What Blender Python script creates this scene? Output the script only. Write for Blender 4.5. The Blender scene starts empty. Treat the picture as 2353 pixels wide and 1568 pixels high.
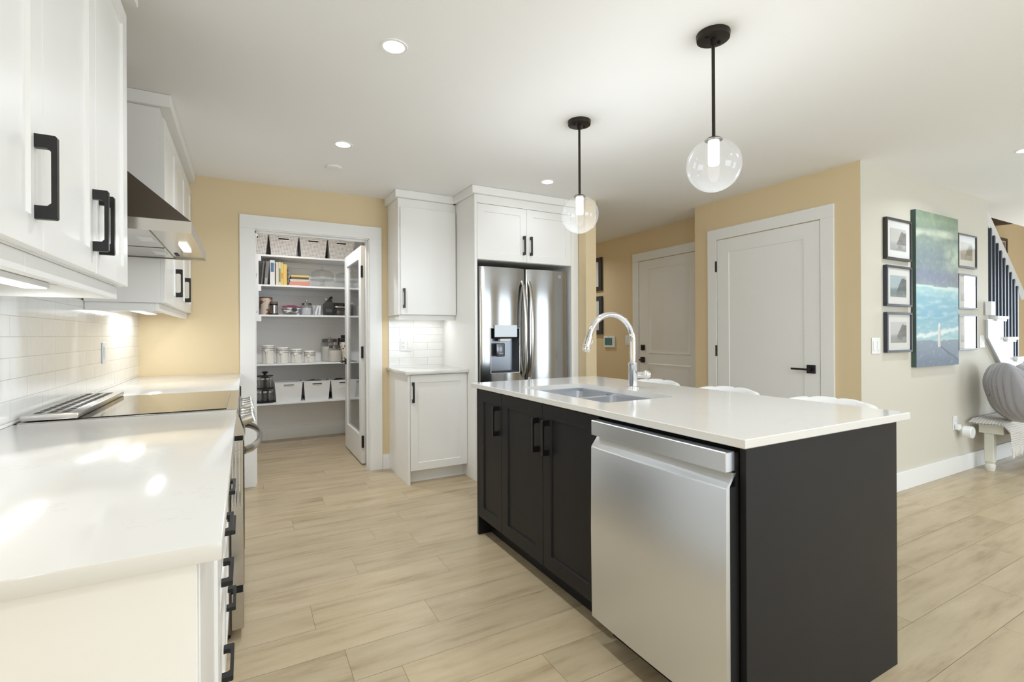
import bpy, bmesh, math, random
from mathutils import Vector, Matrix, noise
random.seed(7)
PI = math.pi
SC = bpy.context.scene
COL = SC.collection

# ------------------------------------------------------------------ camera
CAM_H = 1.21
cam_d = bpy.data.cameras.new('camera')
cam_d.sensor_width = 36.0
cam_d.lens = 1121.8 / 2353 * 36.0
cam_d.shift_y = -15.2 / 2353
cam_d.clip_start = 0.02
cam = bpy.data.objects.new('camera', cam_d)
COL.objects.link(cam)
cam.matrix_world = (Matrix.Translation((0, 0, CAM_H)) @ Matrix.Rotation(-math.radians(28.67), 4, 'Z')
                    @ Matrix.Rotation(PI / 2, 4, 'X') @ Matrix.Rotation(-0.00496, 4, 'Z'))
SC.camera = cam

# ------------------------------------------------------------------ world, big lights, exposure
SC.view_settings.view_transform = 'Standard'
SC.view_settings.look = 'None'
SC.view_settings.gamma = 1.0
SC.view_settings.use_curve_mapping = False
SC.view_settings.exposure = 0.19
W = bpy.data.worlds.new('sky'); SC.world = W; W.use_nodes = True
W.node_tree.nodes['Background'].inputs[0].default_value = (0.86, 0.93, 1.0, 1)
W.node_tree.nodes['Background'].inputs[1].default_value = 1.0

def area(name, loc, rot, sx, sy, power, color=(1, 1, 1), shape='RECTANGLE', spread=PI):
    d = bpy.data.lights.new(name, 'AREA'); d.shape = shape; d.size = sx
    if shape in ('RECTANGLE', 'ELLIPSE'): d.size_y = sy
    d.energy = power; d.color = color; d.spread = spread
    o = bpy.data.objects.new(name, d); COL.objects.link(o)
    o.location = loc; o.rotation_euler = rot
    return o
DAY = (0.72, 0.86, 1.0)
WARM = (0.865, 0.935, 1.0)
ceil_z = 2.44; XL_ = -0.69
# daylight entering through the windows of the unseen living area (south and east walls)
area('daylight_patio', (5.9, -3.42, 1.15), (PI / 2, 0, 0), 2.0, 2.0, 50, DAY)
area('daylight_dining', (2.45, -3.42, 1.25), (PI / 2, 0, 0), 2.2, 1.75, 54, DAY)
area('daylight_east', (9.57, 1.1, 1.21), (PI / 2, 0, PI / 2), 1.25, 1.75, 56, DAY)

area('left_fill', (XL_ - 0.06, -2.5, 1.535), (PI / 2, 0, -PI / 2), 1.4, 1.1, 50, DAY)  # added fill light from the left, behind the viewer

# ------------------------------------------------------------------ helpers
def lin(c):
    return tuple(((v / 255) / 12.92 if v / 255 <= 0.04045 else ((v / 255 + 0.055) / 1.055) ** 2.4) for v in c)

class MB:
    """collects shapes that become one mesh"""
    def __init__(s): s.v = []; s.f = []
    def raw(s, vs, fs):
        b = len(s.v); s.v += [tuple(v) for v in vs]; s.f += [tuple(i + b for i in f) for f in fs]; return s
    def box(s, x0, x1, y0, y1, z0, z1, bev=0.0, seg=1):
        x0, x1 = min(x0, x1), max(x0, x1); y0, y1 = min(y0, y1), max(y0, y1); z0, z1 = min(z0, z1), max(z0, z1)
        vs = [(x0, y0, z0), (x1, y0, z0), (x1, y1, z0), (x0, y1, z0), (x0, y0, z1), (x1, y0, z1), (x1, y1, z1), (x0, y1, z1)]
        fs = [(0, 3, 2, 1), (4, 5, 6, 7), (0, 1, 5, 4), (1, 2, 6, 5), (2, 3, 7, 6), (3, 0, 4, 7)]
        if bev <= 0: return s.raw(vs, fs)
        bm = bmesh.new(); bv = [bm.verts.new(v) for v in vs]
        for f in fs: bm.faces.new([bv[i] for i in f])
        bmesh.ops.bevel(bm, geom=list(bm.edges), offset=bev, segments=seg, affect='EDGES', profile=0.5)
        return s.bm(bm)
    def bm(s, bm):
        bm.verts.index_update()
        s.raw([v.co[:] for v in bm.verts], [[v.index for v in f.verts] for f in bm.faces]); bm.free(); return s
    def lathe(s, prof, c=(0, 0, 0), n=24, axis='z', cap=True):
        vs, fs = [], []
        for r, h in prof:
            for k in range(n):
                a = 2 * PI * k / n; p, q = r * math.cos(a), r * math.sin(a)
                v = {'z': (p, q, h), 'x': (h, p, q), 'y': (p, h, q)}[axis]
                vs.append((v[0] + c[0], v[1] + c[1], v[2] + c[2]))
        for i in range(len(prof) - 1):
            for k in range(n):
                fs.append((i * n + k, i * n + (k + 1) % n, (i + 1) * n + (k + 1) % n, (i + 1) * n + k))
        if cap:
            fs.append(tuple(range(n))[::-1]); fs.append(tuple((len(prof) - 1) * n + k for k in range(n)))
        return s.raw(vs, fs)
    def cyl(s, c, r, h, axis='z', n=20, r2=None):
        return s.lathe([(r, 0), (r if r2 is None else r2, h)], c, n, axis)
    def tube(s, pts, r, n=10, closed=False, flat=None):
        pts = [Vector(p) for p in pts]; m = len(pts); vs, fs = [], []
        prev = None
        for i, p in enumerate(pts):
            a = pts[i - 1] if (i > 0 or closed) else pts[i]
            b = pts[(i + 1) % m] if (i < m - 1 or closed) else pts[i]
            t = (b - a).normalized()
            if prev is None:
                u = t.cross(Vector((0, 0, 1)))
                if u.length < 0.1: u = t.cross(Vector((0, 1, 0)))
            else:
                u = prev - t * prev.dot(t)
            u.normalize(); prev = u; w = t.cross(u)
            rr = r[i] if isinstance(r, (list, tuple)) else r
            ru, rw = (rr, rr) if flat is None else flat
            for k in range(n):
                an = 2 * PI * k / n
                vs.append(p + u * (ru * math.cos(an)) + w * (rw * math.sin(an)))
        for i in range(m if closed else m - 1):
            for k in range(n):
                fs.append((i * n + k, i * n + (k + 1) % n, ((i + 1) % m) * n + (k + 1) % n, ((i + 1) % m) * n + k))
        if not closed:
            fs.append(tuple(range(n))[::-1]); fs.append(tuple((m - 1) * n + k for k in range(n)))
        return s.raw(vs, fs)
    def prism(s, poly, M, d0, d1):
        n = len(poly); vs = [M(a, b, d0) for a, b in poly] + [M(a, b, d1) for a, b in poly]
        fs = [tuple(range(n))[::-1], tuple(range(n, 2 * n))] + [(i, (i + 1) % n, n + (i + 1) % n, n + i) for i in range(n)]
        return s.raw(vs, fs)
    def grid(s, nu, nv, fn, closed_u=False):
        vs = [fn(i / (nu if closed_u else nu - 1), j / (nv - 1)) for j in range(nv) for i in range(nu)]
        fs = []
        for j in range(nv - 1):
            for i in range(nu if closed_u else nu - 1):
                fs.append((j * nu + i, j * nu + (i + 1) % nu, (j + 1) * nu + (i + 1) % nu, (j + 1) * nu + i))
        return s.raw(vs, fs)
    def ball(s, c, r, nu=24, nv=14, sx=1, sy=1, sz=1):
        def fn(u, v):
            a = 2 * PI * u; b = PI * (0.001 + 0.998 * v)
            return (c[0] + r * sx * math.sin(b) * math.cos(a), c[1] + r * sy * math.sin(b) * math.sin(a), c[2] + r * sz * math.cos(b))
        return s.grid(nu, nv, fn, True)

def wloc(o):
    v = Vector((0, 0, 0))
    while o: v += o.location; o = o.parent
    return v

def obj(name, mb, m, parent=None, smooth=35, kind=None, label=None):
    me = bpy.data.meshes.new(name)
    off = wloc(parent) if parent else Vector((0, 0, 0))
    me.from_pydata([(v[0] - off.x, v[1] - off.y, v[2] - off.z) for v in mb.v], [], mb.f)
    bm = bmesh.new(); bm.from_mesh(me)
    bmesh.ops.recalc_face_normals(bm, faces=bm.faces); bm.to_mesh(me); bm.free()
    if smooth:
        me.shade_smooth(); me.set_sharp_from_angle(angle=math.radians(smooth))
    me.materials.append(m)
    o = bpy.data.objects.new(name, me); COL.objects.link(o)
    if parent: o.parent = parent
    if kind: o['kind'] = kind
    if label: o['label'] = label
    return o

def thing(name, label, cat, loc=(0, 0, 0), group=None, kind=None):
    o = bpy.data.objects.new(name, None); COL.objects.link(o); o.location = loc
    o.empty_display_size = 0.05
    o['label'] = label; o['category'] = cat
    if group: o['group'] = group
    if kind: o['kind'] = kind
    return o

def tag(o, label, cat, group=None, kind=None):
    o['label'] = label; o['category'] = cat
    if group: o['group'] = group
    if kind: o['kind'] = kind
    return o

def struct(name, mb, m, label, cat, parent=None, smooth=35):
    return tag(obj(name, mb, m, parent, smooth), label, cat, kind='structure')

def dup(root, loc, label, rotz=None, group=None):
    r = root.copy(); COL.objects.link(r); r.location = loc; r['label'] = label
    if rotz is not None: r.rotation_euler = (0, 0, rotz)
    if group: r['group'] = group
    for ch in list(root.children):
        c = ch.copy(); COL.objects.link(c); c.parent = r
        for g in ch.children:
            d = g.copy(); COL.objects.link(d); d.parent = c
    return r

# ------------------------------------------------------------------ materials
def mat(name, rgb, rough=0.5, metal=0.0, coat=0.0, spec=0.5, emit=None, estr=0.0, sheen=0.0, aniso=0.0):
    m = bpy.data.materials.new(name); m.use_nodes = True
    b = m.node_tree.nodes['Principled BSDF']
    b.inputs['Base Color'].default_value = (*lin(rgb), 1)
    b.inputs['Roughness'].default_value = rough; b.inputs['Metallic'].default_value = metal
    b.inputs['Coat Weight'].default_value = coat; b.inputs['Specular IOR Level'].default_value = spec
    b.inputs['Sheen Weight'].default_value = sheen; b.inputs['Anisotropic'].default_value = aniso
    if emit: b.inputs['Emission Color'].default_value = (*lin(emit), 1); b.inputs['Emission Strength'].default_value = estr
    return m

def nodes(m): return m.node_tree.nodes, m.node_tree.links, m.node_tree.nodes['Principled BSDF']
def N(m, t, **k):
    n = m.node_tree.nodes.new(t)
    for a, v in k.items(): setattr(n, a, v)
    return n
def mixc(m, fac, a, b, blend='MIX'):
    n = N(m, 'ShaderNodeMix', data_type='RGBA', blend_type=blend); L = m.node_tree.links
    for sock, v in ((n.inputs[0], fac), (n.inputs[6], a), (n.inputs[7], b)):
        if isinstance(v, bpy.types.NodeSocket): L.new(v, sock)
        else: sock.default_value = v if not isinstance(v, tuple) else (*v, 1)
    return n.outputs[2]
def ramp(m, fac, stops, interp='LINEAR'):
    n = N(m, 'ShaderNodeValToRGB'); n.color_ramp.interpolation = interp
    while len(n.color_ramp.elements) < len(stops): n.color_ramp.elements.new(0.5)
    for e, (p, c) in zip(n.color_ramp.elements, stops):
        e.position = p; e.color = (*c, 1) if isinstance(c, tuple) else (c, c, c, 1)
    m.node_tree.links.new(fac, n.inputs[0]); return n.outputs[0]
def noise_tex(m, scale, detail=3, vec=None, rough=0.5):
    n = N(m, 'ShaderNodeTexNoise'); n.inputs['Scale'].default_value = scale; n.inputs['Detail'].default_value = detail
    n.inputs['Roughness'].default_value = rough
    if vec is not None: m.node_tree.links.new(vec, n.inputs['Vector'])
    return n.outputs['Fac']
def objco(m, scale=(1, 1, 1), loc=(0, 0, 0), rot=(0, 0, 0), src='Object'):
    t = N(m, 'ShaderNodeTexCoord'); mp = N(m, 'ShaderNodeMapping')
    mp.inputs['Scale'].default_value = scale; mp.inputs['Location'].default_value = loc; mp.inputs['Rotation'].default_value = rot
    m.node_tree.links.new(t.outputs[src], mp.inputs[0]); return mp.outputs[0]
def bump(m, h, strength=0.2, dist=0.01):
    n = N(m, 'ShaderNodeBump'); n.inputs['Strength'].default_value = strength; n.inputs['Distance'].default_value = dist
    m.node_tree.links.new(h, n.inputs['Height']); b = m.node_tree.nodes['Principled BSDF']
    m.node_tree.links.new(n.outputs[0], b.inputs['Normal'])
def setcol(m, sock): m.node_tree.links.new(sock, m.node_tree.nodes['Principled BSDF'].inputs['Base Color'])

def paint(name, rgb, rough=0.6):
    m = mat(name, rgb, rough, spec=0.35)
    f = noise_tex(m, 260, 2, objco(m)); bump(m, f, 0.05, 0.002); return m

M_tan = paint('tan_wall_paint', (225, 204, 165))
M_tan_daylit = paint('daylit_tan_wall_paint', (213, 207, 193))  # tan paint made paler: daylight on the picture wall put into the colour
M_ceil = paint('ceiling_paint', (246, 245, 243), 0.8)
M_trim = mat('white_trim_paint', (240, 239, 236), 0.35)
M_pantry = paint('pantry_wall_paint', (242, 241, 240))
M_cab = mat('white_cabinet_lacquer', (243, 241, 237), 0.32)
M_cab_in = mat('white_cabinet_shadow_side', (230, 228, 224), 0.4)
M_dark = mat('charcoal_cabinet_lacquer', (25, 25, 28), 0.42, spec=0.3)
def add_cab_noise(m, a):
    f = noise_tex(m, 3.0, 3, objco(m)); b = m.node_tree.nodes['Principled BSDF']
    r = N(m, 'ShaderNodeMapRange'); r.inputs[3].default_value = a[0]; r.inputs[4].default_value = a[1]
    m.node_tree.links.new(f, r.inputs[0]); m.node_tree.links.new(r.outputs[0], b.inputs['Roughness'])
add_cab_noise(M_cab, (0.28, 0.36)); add_cab_noise(M_dark, (0.36, 0.5)); add_cab_noise(M_trim, (0.3, 0.42))
M_black = mat('black_metal', (20, 20, 22), 0.38)
M_blackgap = mat('black_rubber', (12, 12, 12), 0.8)
M_bronze = mat('dark_bronze_metal', (48, 42, 37), 0.4, 0.6)
M_chrome = mat('polished_chrome', (232, 232, 234), 0.04, 1.0)
M_plast = mat('white_plastic', (240, 240, 238), 0.3)
M_slot = mat('dark_slot', (60, 58, 56), 0.7)
M_blkglass = mat('black_cooktop_glass', (30, 29, 28), 0.06, coat=0.4)
M_wax = mat('clear_protective_film', (215, 222, 226), 0.15)

def steel(name, rgb, rough, vec_scale):
    m = mat(name, rgb, rough, 1.0)
    f = noise_tex(m, 60, 3, objco(m, vec_scale))
    r = N(m, 'ShaderNodeMapRange'); r.inputs[3].default_value = rough - 0.05; r.inputs[4].default_value = rough + 0.07
    m.node_tree.links.new(f, r.inputs[0]); m.node_tree.links.new(r.outputs[0], m.node_tree.nodes['Principled BSDF'].inputs['Roughness'])
    return m
M_steel = steel('brushed_steel', (196, 194, 190), 0.24, (1, 1, 30))
M_steel_dw = steel('brushed_dishwasher_steel', (228, 233, 240), 0.30, (1, 1, 30))
M_steel_f = steel('fridge_steel', (166, 166, 166), 0.13, (1, 1, 30))
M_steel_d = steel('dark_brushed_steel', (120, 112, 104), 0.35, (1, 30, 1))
M_sink = mat('sink_steel', (222, 224, 228), 0.33, 1.0)
M_hood = steel('hood_steel', (190, 186, 180), 0.22, (30, 1, 1))

def quartz():
    m = mat('white_quartz', (238, 236, 232), 0.13, coat=0.2)
    v = objco(m)
    w = noise_tex(m, 2.2, 5, v, 0.6)
    d = noise_tex(m, 9.0, 4, v, 0.6)
    mm = N(m, 'ShaderNodeMath', operation='MULTIPLY'); m.node_tree.links.new(w, mm.inputs[0]); m.node_tree.links.new(d, mm.inputs[1])
    f = ramp(m, mm.outputs[0], [(0.335, 0.0), (0.345, 0.16), (0.355, 0.0)])
    setcol(m, mixc(m, f, lin((222, 219, 214)), lin((186, 180, 170))))
    return m
M_quartz = quartz()

def tiles(name, ax, L, z0, off):
    m = mat(name, (238, 236, 232), 0.12, coat=0.3)
    t = N(m, 'ShaderNodeTexCoord'); s = N(m, 'ShaderNodeSeparateXYZ'); c = N(m, 'ShaderNodeCombineXYZ')
    lk = m.node_tree.links; lk.new(t.outputs['Object'], s.inputs[0])
    a1 = N(m, 'ShaderNodeMath', operation='ADD'); a1.inputs[1].default_value = -off + 20 * L
    a2 = N(m, 'ShaderNodeMath', operation='ADD'); a2.inputs[1].default_value = -z0 + 40 * 0.0705
    lk.new(s.outputs[ax], a1.inputs[0]); lk.new(s.outputs['Z'], a2.inputs[0])
    lk.new(a1.outputs[0], c.inputs[0]); lk.new(a2.outputs[0], c.inputs[1])
    b = N(m, 'ShaderNodeTexBrick'); b.offset = 0.5; b.offset_frequency = 2; b.squash = 1
    b.inputs['Scale'].default_value = 1.0; b.inputs['Mortar Size'].default_value = 0.0013
    b.inputs['Mortar Smooth'].default_value = 0.2; b.inputs['Brick Width'].default_value = L; b.inputs['Row Height'].default_value = 0.0705
    b.inputs['Color1'].default_value = (*lin((244, 243, 240)), 1); b.inputs['Color2'].default_value = (*lin((240, 239, 235)), 1)
    b.inputs['Mortar'].default_value = (*lin((205, 202, 196)), 1)
    lk.new(c.outputs[0], b.inputs['Vector']); setcol(m, b.outputs['Color'])
    wv = noise_tex(m, 14, 2, t.outputs['Object'])
    sub = N(m, 'ShaderNodeMath', operation='MULTIPLY_ADD'); sub.inputs[1].default_value = -1.0
    lk.new(b.outputs['Fac'], sub.inputs[0])
    ws = N(m, 'ShaderNodeMath', operation='MULTIPLY'); ws.inputs[1].default_value = 0.9; lk.new(wv, ws.inputs[0])
    lk.new(ws.outputs[0], sub.inputs[2]); bump(m, sub.outputs[0], 0.35, 0.004)
    return m
M_tileL = tiles('subway_tile_gloss', 'Y', 0.295, 0.9285, 0.0)
M_tileR = tiles('subway_tile_satin', 'X', 0.269, 0.9285, 0.030)

def floor_mat():
    m = mat('oak_plank_floor', (190, 172, 140), 0.30, spec=0.45)
    lk = m.node_tree.links
    uv = N(m, 'ShaderNodeUVMap', uv_map='plank'); at = N(m, 'ShaderNodeAttribute', attribute_name='tone')
    sp = N(m, 'ShaderNodeSeparateColor'); lk.new(at.outputs['Color'], sp.inputs[0])
    seed = N(m, 'ShaderNodeCombineXYZ')
    k1 = N(m, 'ShaderNodeMath', operation='MULTIPLY'); k1.inputs[1].default_value = 57.0; lk.new(sp.outputs[1], k1.inputs[0])
    k2 = N(m, 'ShaderNodeMath', operation='MULTIPLY'); k2.inputs[1].default_value = 31.0; lk.new(sp.outputs[2], k2.inputs[0])
    lk.new(k1.outputs[0], seed.inputs[0]); lk.new(k2.outputs[0], seed.inputs[1])
    add = N(m, 'ShaderNodeVectorMath', operation='ADD'); lk.new(uv.outputs[0], add.inputs[0]); lk.new(seed.outputs[0], add.inputs[1])
    mp = N(m, 'ShaderNodeMapping'); mp.inputs['Scale'].default_value = (0.8, 5.0, 1); lk.new(add.outputs[0], mp.inputs[0])
    g = noise_tex(m, 2.4, 6, mp.outputs[0], 0.62)
    mp2 = N(m, 'ShaderNodeMapping'); mp2.inputs['Scale'].default_value = (4, 90, 1); lk.new(add.outputs[0], mp2.inputs[0])
    fine = noise_tex(m, 2.0, 3, mp2.outputs[0])
    mp3 = N(m, 'ShaderNodeMapping'); mp3.inputs['Scale'].default_value = (1.6, 5.0, 1); lk.new(add.outputs[0], mp3.inputs[0])
    kn = N(m, 'ShaderNodeTexVoronoi'); kn.inputs['Scale'].default_value = 1.25; lk.new(mp3.outputs[0], kn.inputs['Vector'])
    base = ramp(m, g, [(0.25, lin((158, 138, 108))), (0.48, lin((190, 172, 141))), (0.75, lin((204, 187, 157)))])
    tonec = ramp(m, sp.outputs[0], [(0.0, (0.90, 0.89, 0.87)), (0.5, (0.96, 0.95, 0.94)), (1.0, (1.03, 1.01, 0.98))])
    c = mixc(m, 1.0, base, tonec, 'MULTIPLY')
    ff = ramp(m, fine, [(0.35, 0.86), (0.6, 1.0)])
    c = mixc(m, 0.22, c, ff, 'MULTIPLY')
    kf = ramp(m, kn.outputs['Distance'], [(0.0, 1.0), (0.045, 0.55), (0.11, 0.0)])
    kh = N(m, 'ShaderNodeMath', operation='MULTIPLY'); lk.new(kf, kh.inputs[0]); kh.inputs[1].default_value = 0.45
    c = mixc(m, kh.outputs[0], c, lin((118, 98, 74)))
    setcol(m, c)
    bump(m, fine, 0.06, 0.003)
    rr = ramp(m, g, [(0.3, 0.36), (0.7, 0.27)])
    lk.new(rr, m.node_tree.nodes['Principled BSDF'].inputs['Roughness'])
    return m
M_floor = floor_mat()
M_groove = mat('plank_groove', (120, 102, 78), 0.7)

def glass(name, tint=(1, 1, 1), gloss=0.06, white=0.0, rough=0.0):
    m = bpy.data.materials.new(name); m.use_nodes = True; nt = m.node_tree; nt.nodes.clear()
    out = nt.nodes.new('ShaderNodeOutputMaterial'); tr = nt.nodes.new('ShaderNodeBsdfTransparent'); gl = nt.nodes.new('ShaderNodeBsdfGlossy')
    gl.inputs['Roughness'].default_value = rough; tr.inputs[0].default_value = (*tint, 1)
    lw = nt.nodes.new('ShaderNodeLayerWeight'); lw.inputs[0].default_value = 0.5
    pw = nt.nodes.new('ShaderNodeMath'); pw.operation = 'POWER'; pw.inputs[1].default_value = 4.5
    mr = nt.nodes.new('ShaderNodeMapRange'); mr.inputs[3].default_value = gloss; mr.inputs[4].default_value = 0.9
    nt.links.new(lw.outputs['Facing'], pw.inputs[0]); nt.links.new(pw.outputs[0], mr.inputs[0])
    mx = nt.nodes.new('ShaderNodeMixShader'); nt.links.new(mr.outputs[0], mx.inputs[0])
    nt.links.new(tr.outputs[0], mx.inputs[1]); nt.links.new(gl.outputs[0], mx.inputs[2])
    last = mx.outputs[0]
    if white:
        df = nt.nodes.new('ShaderNodeBsdfTranslucent'); df.inputs[0].default_value = (0.95, 0.95, 0.95, 1)
        d2 = nt.nodes.new('ShaderNodeBsdfDiffuse'); d2.inputs[0].default_value = (0.95, 0.95, 0.95, 1)
        m0 = nt.nodes.new('ShaderNodeMixShader'); nt.links.new(df.outputs[0], m0.inputs[1]); nt.links.new(d2.outputs[0], m0.inputs[2])
        m2 = nt.nodes.new('ShaderNodeMixShader'); m2.inputs[0].default_value = white
        nt.links.new(last, m2.inputs[1]); nt.links.new(m0.outputs[0], m2.inputs[2]); last = m2.outputs[0]
    nt.links.new(last, out.inputs[0]); return m
M_glass = glass('clear_glass', (0.96, 0.97, 0.97), 0.05)
M_pane = glass('door_pane_glass', (0.92, 0.93, 0.93), 0.05)
M_globe = glass('pendant_globe_glass', (0.98, 0.98, 0.98), 0.05, 0.018)
M_jar = glass('jar_glass', (0.93, 0.94, 0.94), 0.07)
M_picglass = glass('picture_glass', (0.99, 0.99, 0.99), 0.03)

def emis(name, rgb, s):
    m = bpy.data.materials.new(name); m.use_nodes = True; nt = m.node_tree; nt.nodes.clear()
    out = nt.nodes.new('ShaderNodeOutputMaterial'); e = nt.nodes.new('ShaderNodeEmission')
    e.inputs[0].default_value = (*lin(rgb), 1); e.inputs[1].default_value = s; nt.links.new(e.outputs[0], out.inputs[0]); return m
M_lamp = emis('lamp_lens_glow', (255, 250, 240), 6.0)
M_bulb = emis('bulb_glow', (255, 248, 236), 3.0)
M_strip = emis('strip_light_glow', (255, 247, 234), 5.0)

def vcol(name, rough=0.6, coat=0.0, attr='paint'):
    m = mat(name, (200, 200, 200), rough, coat=coat)
    a = N(m, 'ShaderNodeAttribute', attribute_name=attr); setcol(m, a.outputs['Color']); return m
M_canvas = vcol('painted_canvas', 0.7)
M_print = vcol('photo_print', 0.4)

# ------------------------------------------------------------------ coordinate maps for flat-fronted furniture
def facemap(face, p):
    return {'-y': lambda a, z, d: (a, p - d, z), '+y': lambda a, z, d: (a, p + d, z),
            '+x': lambda a, z, d: (p + d, a, z), '-x': lambda a, z, d: (p - d, a, z)}[face]

def mbox(mb, M, a0, a1, z0, z1, d0, d1, bev=0.0, seg=1):
    p, q = M(a0, z0, d0), M(a1, z1, d1)
    return mb.box(p[0], q[0], p[1], q[1], p[2], q[2], bev, seg)

def rect_loop(M, a0, a1, z0, z1, d): return [M(a0, z0, d), M(a1, z0, d), M(a1, z1, d), M(a0, z1, d)]
def shaker(mb, M, a0, a1, z0, z1, t=0.02, rail=0.062, rec=0.007, flat=False, ch=0.0015):
    """framed door: back at d=0, front at d=t, centre panel set back by rec"""
    loops = [rect_loop(M, a0, a1, z0, z1, 0), rect_loop(M, a0, a1, z0, z1, t - ch), rect_loop(M, a0 + ch, a1 - ch, z0 + ch, z1 - ch, t)]
    if not flat:
        loops += [rect_loop(M, a0 + rail, a1 - rail, z0 + rail, z1 - rail, t),
                  rect_loop(M, a0 + rail + 0.003, a1 - rail - 0.003, z0 + rail + 0.003, z1 - rail - 0.003, t - rec)]
    vs = [v for l in loops for v in l]; fs = [(3, 2, 1, 0)]
    for i in range(len(loops) - 1):
        for k in range(4): fs.append((4 * i + k, 4 * i + (k + 1) % 4, 4 * i + 4 + (k + 1) % 4, 4 * i + 4 + k))
    n = 4 * (len(loops) - 1); fs.append((n, n + 1, n + 2, n + 3))
    return mb.raw(vs, fs)

def pull(M, a, z, L=0.165, vertical=True, p=0.034, b=0.009, f=0.026, w=0.013, d0=0.0):
    """flat bar pull centred at (a, z): two tapering feet and a straight bar"""
    prof = [(0, 0), (0, p - 0.003), (0.003, p), (L - 0.003, p), (L, p - 0.003), (L, 0), (L - f, 0), (L - f, p - b - 0.006), (L - f - 0.006, p - b),
            (f + 0.006, p - b), (f, p - b - 0.006), (f, 0)]
    mb = MB()
    n = len(prof)
    def P(s, d, side):
        if vertical: return M(a + side, z - L / 2 + s, d0 + d)
        return M(a - L / 2 + s, z + side, d0 + d)
    vs = [P(s, d, -w / 2) for s, d in prof] + [P(s, d, w / 2) for s, d in prof]
    quads = [(0, 1, 10, 11), (1, 2, 9, 10), (2, 3, 8, 9), (3, 4, 7, 8), (4, 5, 6, 7)]
    fs = [q for q in quads] + [tuple(n + i for i in q[::-1]) for q in quads]
    fs += [(i, (i + 1) % n, n + (i + 1) % n, n + i) for i in range(n)]
    return mb.raw(vs, fs)

# ================================================================== SETTING
XL = -0.69; YP = 4.432; XC = 3.853; YW = 1.859; XH = 4.196
def build_floor():
    pitch = 0.1937; y0 = 1.957 - pitch * 28; joints = {28: 0.713, 29: 0.25, 30: 0.916, 31: 0.5, 32: 0.874, 33: 0.674}
    Lp = 1.22; vs = []; fs = []; uv = []; tone = []
    g = 0.0006
    rng = random.Random(3)
    for r in range(0, 53):
        ya, yb = y0 + r * pitch, y0 + (r + 1) * pitch
        if ya > 6.4: break
        st = joints.get(r, rng.uniform(0, Lp)); x = st - Lp * 3
        while x < 9.7:
            xa, xb = x, x + Lp; b = len(vs); tn = (rng.random(), rng.random(), rng.random(), 1)
            xa2, xb2 = max(xa, -0.80), min(xb, 9.7)
            if xb2 > xa2:
                vs += [(xa2 + g, ya + g, 0), (xb2 - g, ya + g, 0), (xb2 - g, yb - g, 0), (xa2 + g, yb - g, 0)]
                fs.append((b, b + 1, b + 2, b + 3))
                uv += [(xa2 - xa, 0), (xb2 - xa, 0), (xb2 - xa, pitch), (xa2 - xa, pitch)]; tone += [tn] * 4
            x += Lp
    me = bpy.data.meshes.new('floor'); nq = len(fs)
    b = len(vs); vs += [(-0.85, -3.55, -0.0012), (9.75, -3.55, -0.0012), (9.75, 6.45, -0.0012), (-0.85, 6.45, -0.0012)]
    fs.append((b, b + 1, b + 2, b + 3)); uv += [(0, 0)] * 4; tone += [(0, 0, 0, 1)] * 4
    me.from_pydata(vs, [], fs)
    ul = me.uv_layers.new(name='plank')
    for i, u in enumerate(uv): ul.data[i].uv = u
    ca = me.color_attributes.new('tone', 'FLOAT_COLOR', 'CORNER')
    for i, c in enumerate(tone): ca.data[i].color = c
    me.materials.append(M_floor); me.materials.append(M_groove); me.polygons[nq].material_index = 1
    o = bpy.data.objects.new('floor', me); COL.objects.link(o)
    tag(o, 'pale oak plank floor running across the whole kitchen', 'floor', kind='structure')
build_floor()

struct('ceiling', MB().box(-0.85, 9.7, -3.55, 2.05, ceil_z, ceil_z + 0.1).box(-0.85, 4.4, 2.05, 6.45, ceil_z, ceil_z + 0.1), M_ceil,
       'flat white ceiling above kitchen, hall and living area', 'ceiling')
# pantry front wall with its opening (0.07..0.965 wide, 2.06 high)
OX0, OX1, OZ = 0.066, 0.972, 2.065
struct('wall_back', MB().box(XL - 0.12, OX0 - 0.018, YP, YP + 0.115, 0, ceil_z).box(OX1 + 0.018, 2.718, YP, YP + 0.115, 0, ceil_z)
       .box(OX0 - 0.018, OX1 + 0.018, YP, YP + 0.115, OZ + 0.018, ceil_z), M_tan, 'tan wall around the pantry doorway', 'wall')
struct('wall_fridge', MB().box(2.72, 2.838, 3.57, 6.4, 0, ceil_z), M_tan, 'narrow wall end right of the fridge cabinet', 'wall')
struct('wall_hall', MB().box(XH, XH + 0.12, 3.45, 6.4, 0, ceil_z), M_tan, 'shaded tan hall wall with the panelled entry door', 'wall')
struct('wall_hall_end', MB().box(2.838, XH, 6.3, 6.42, 0, ceil_z), M_tan, 'far end wall of the hall behind the fridge wall', 'wall')
struct('wall_closet', MB().box(XC, XC + 0.12, YW + 0.003, 3.32, 0, ceil_z).box(XC + 0.12, XH, 3.2, 3.32, 0, ceil_z), M_tan, 'tan wall holding the white closet door', 'wall')
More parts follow.
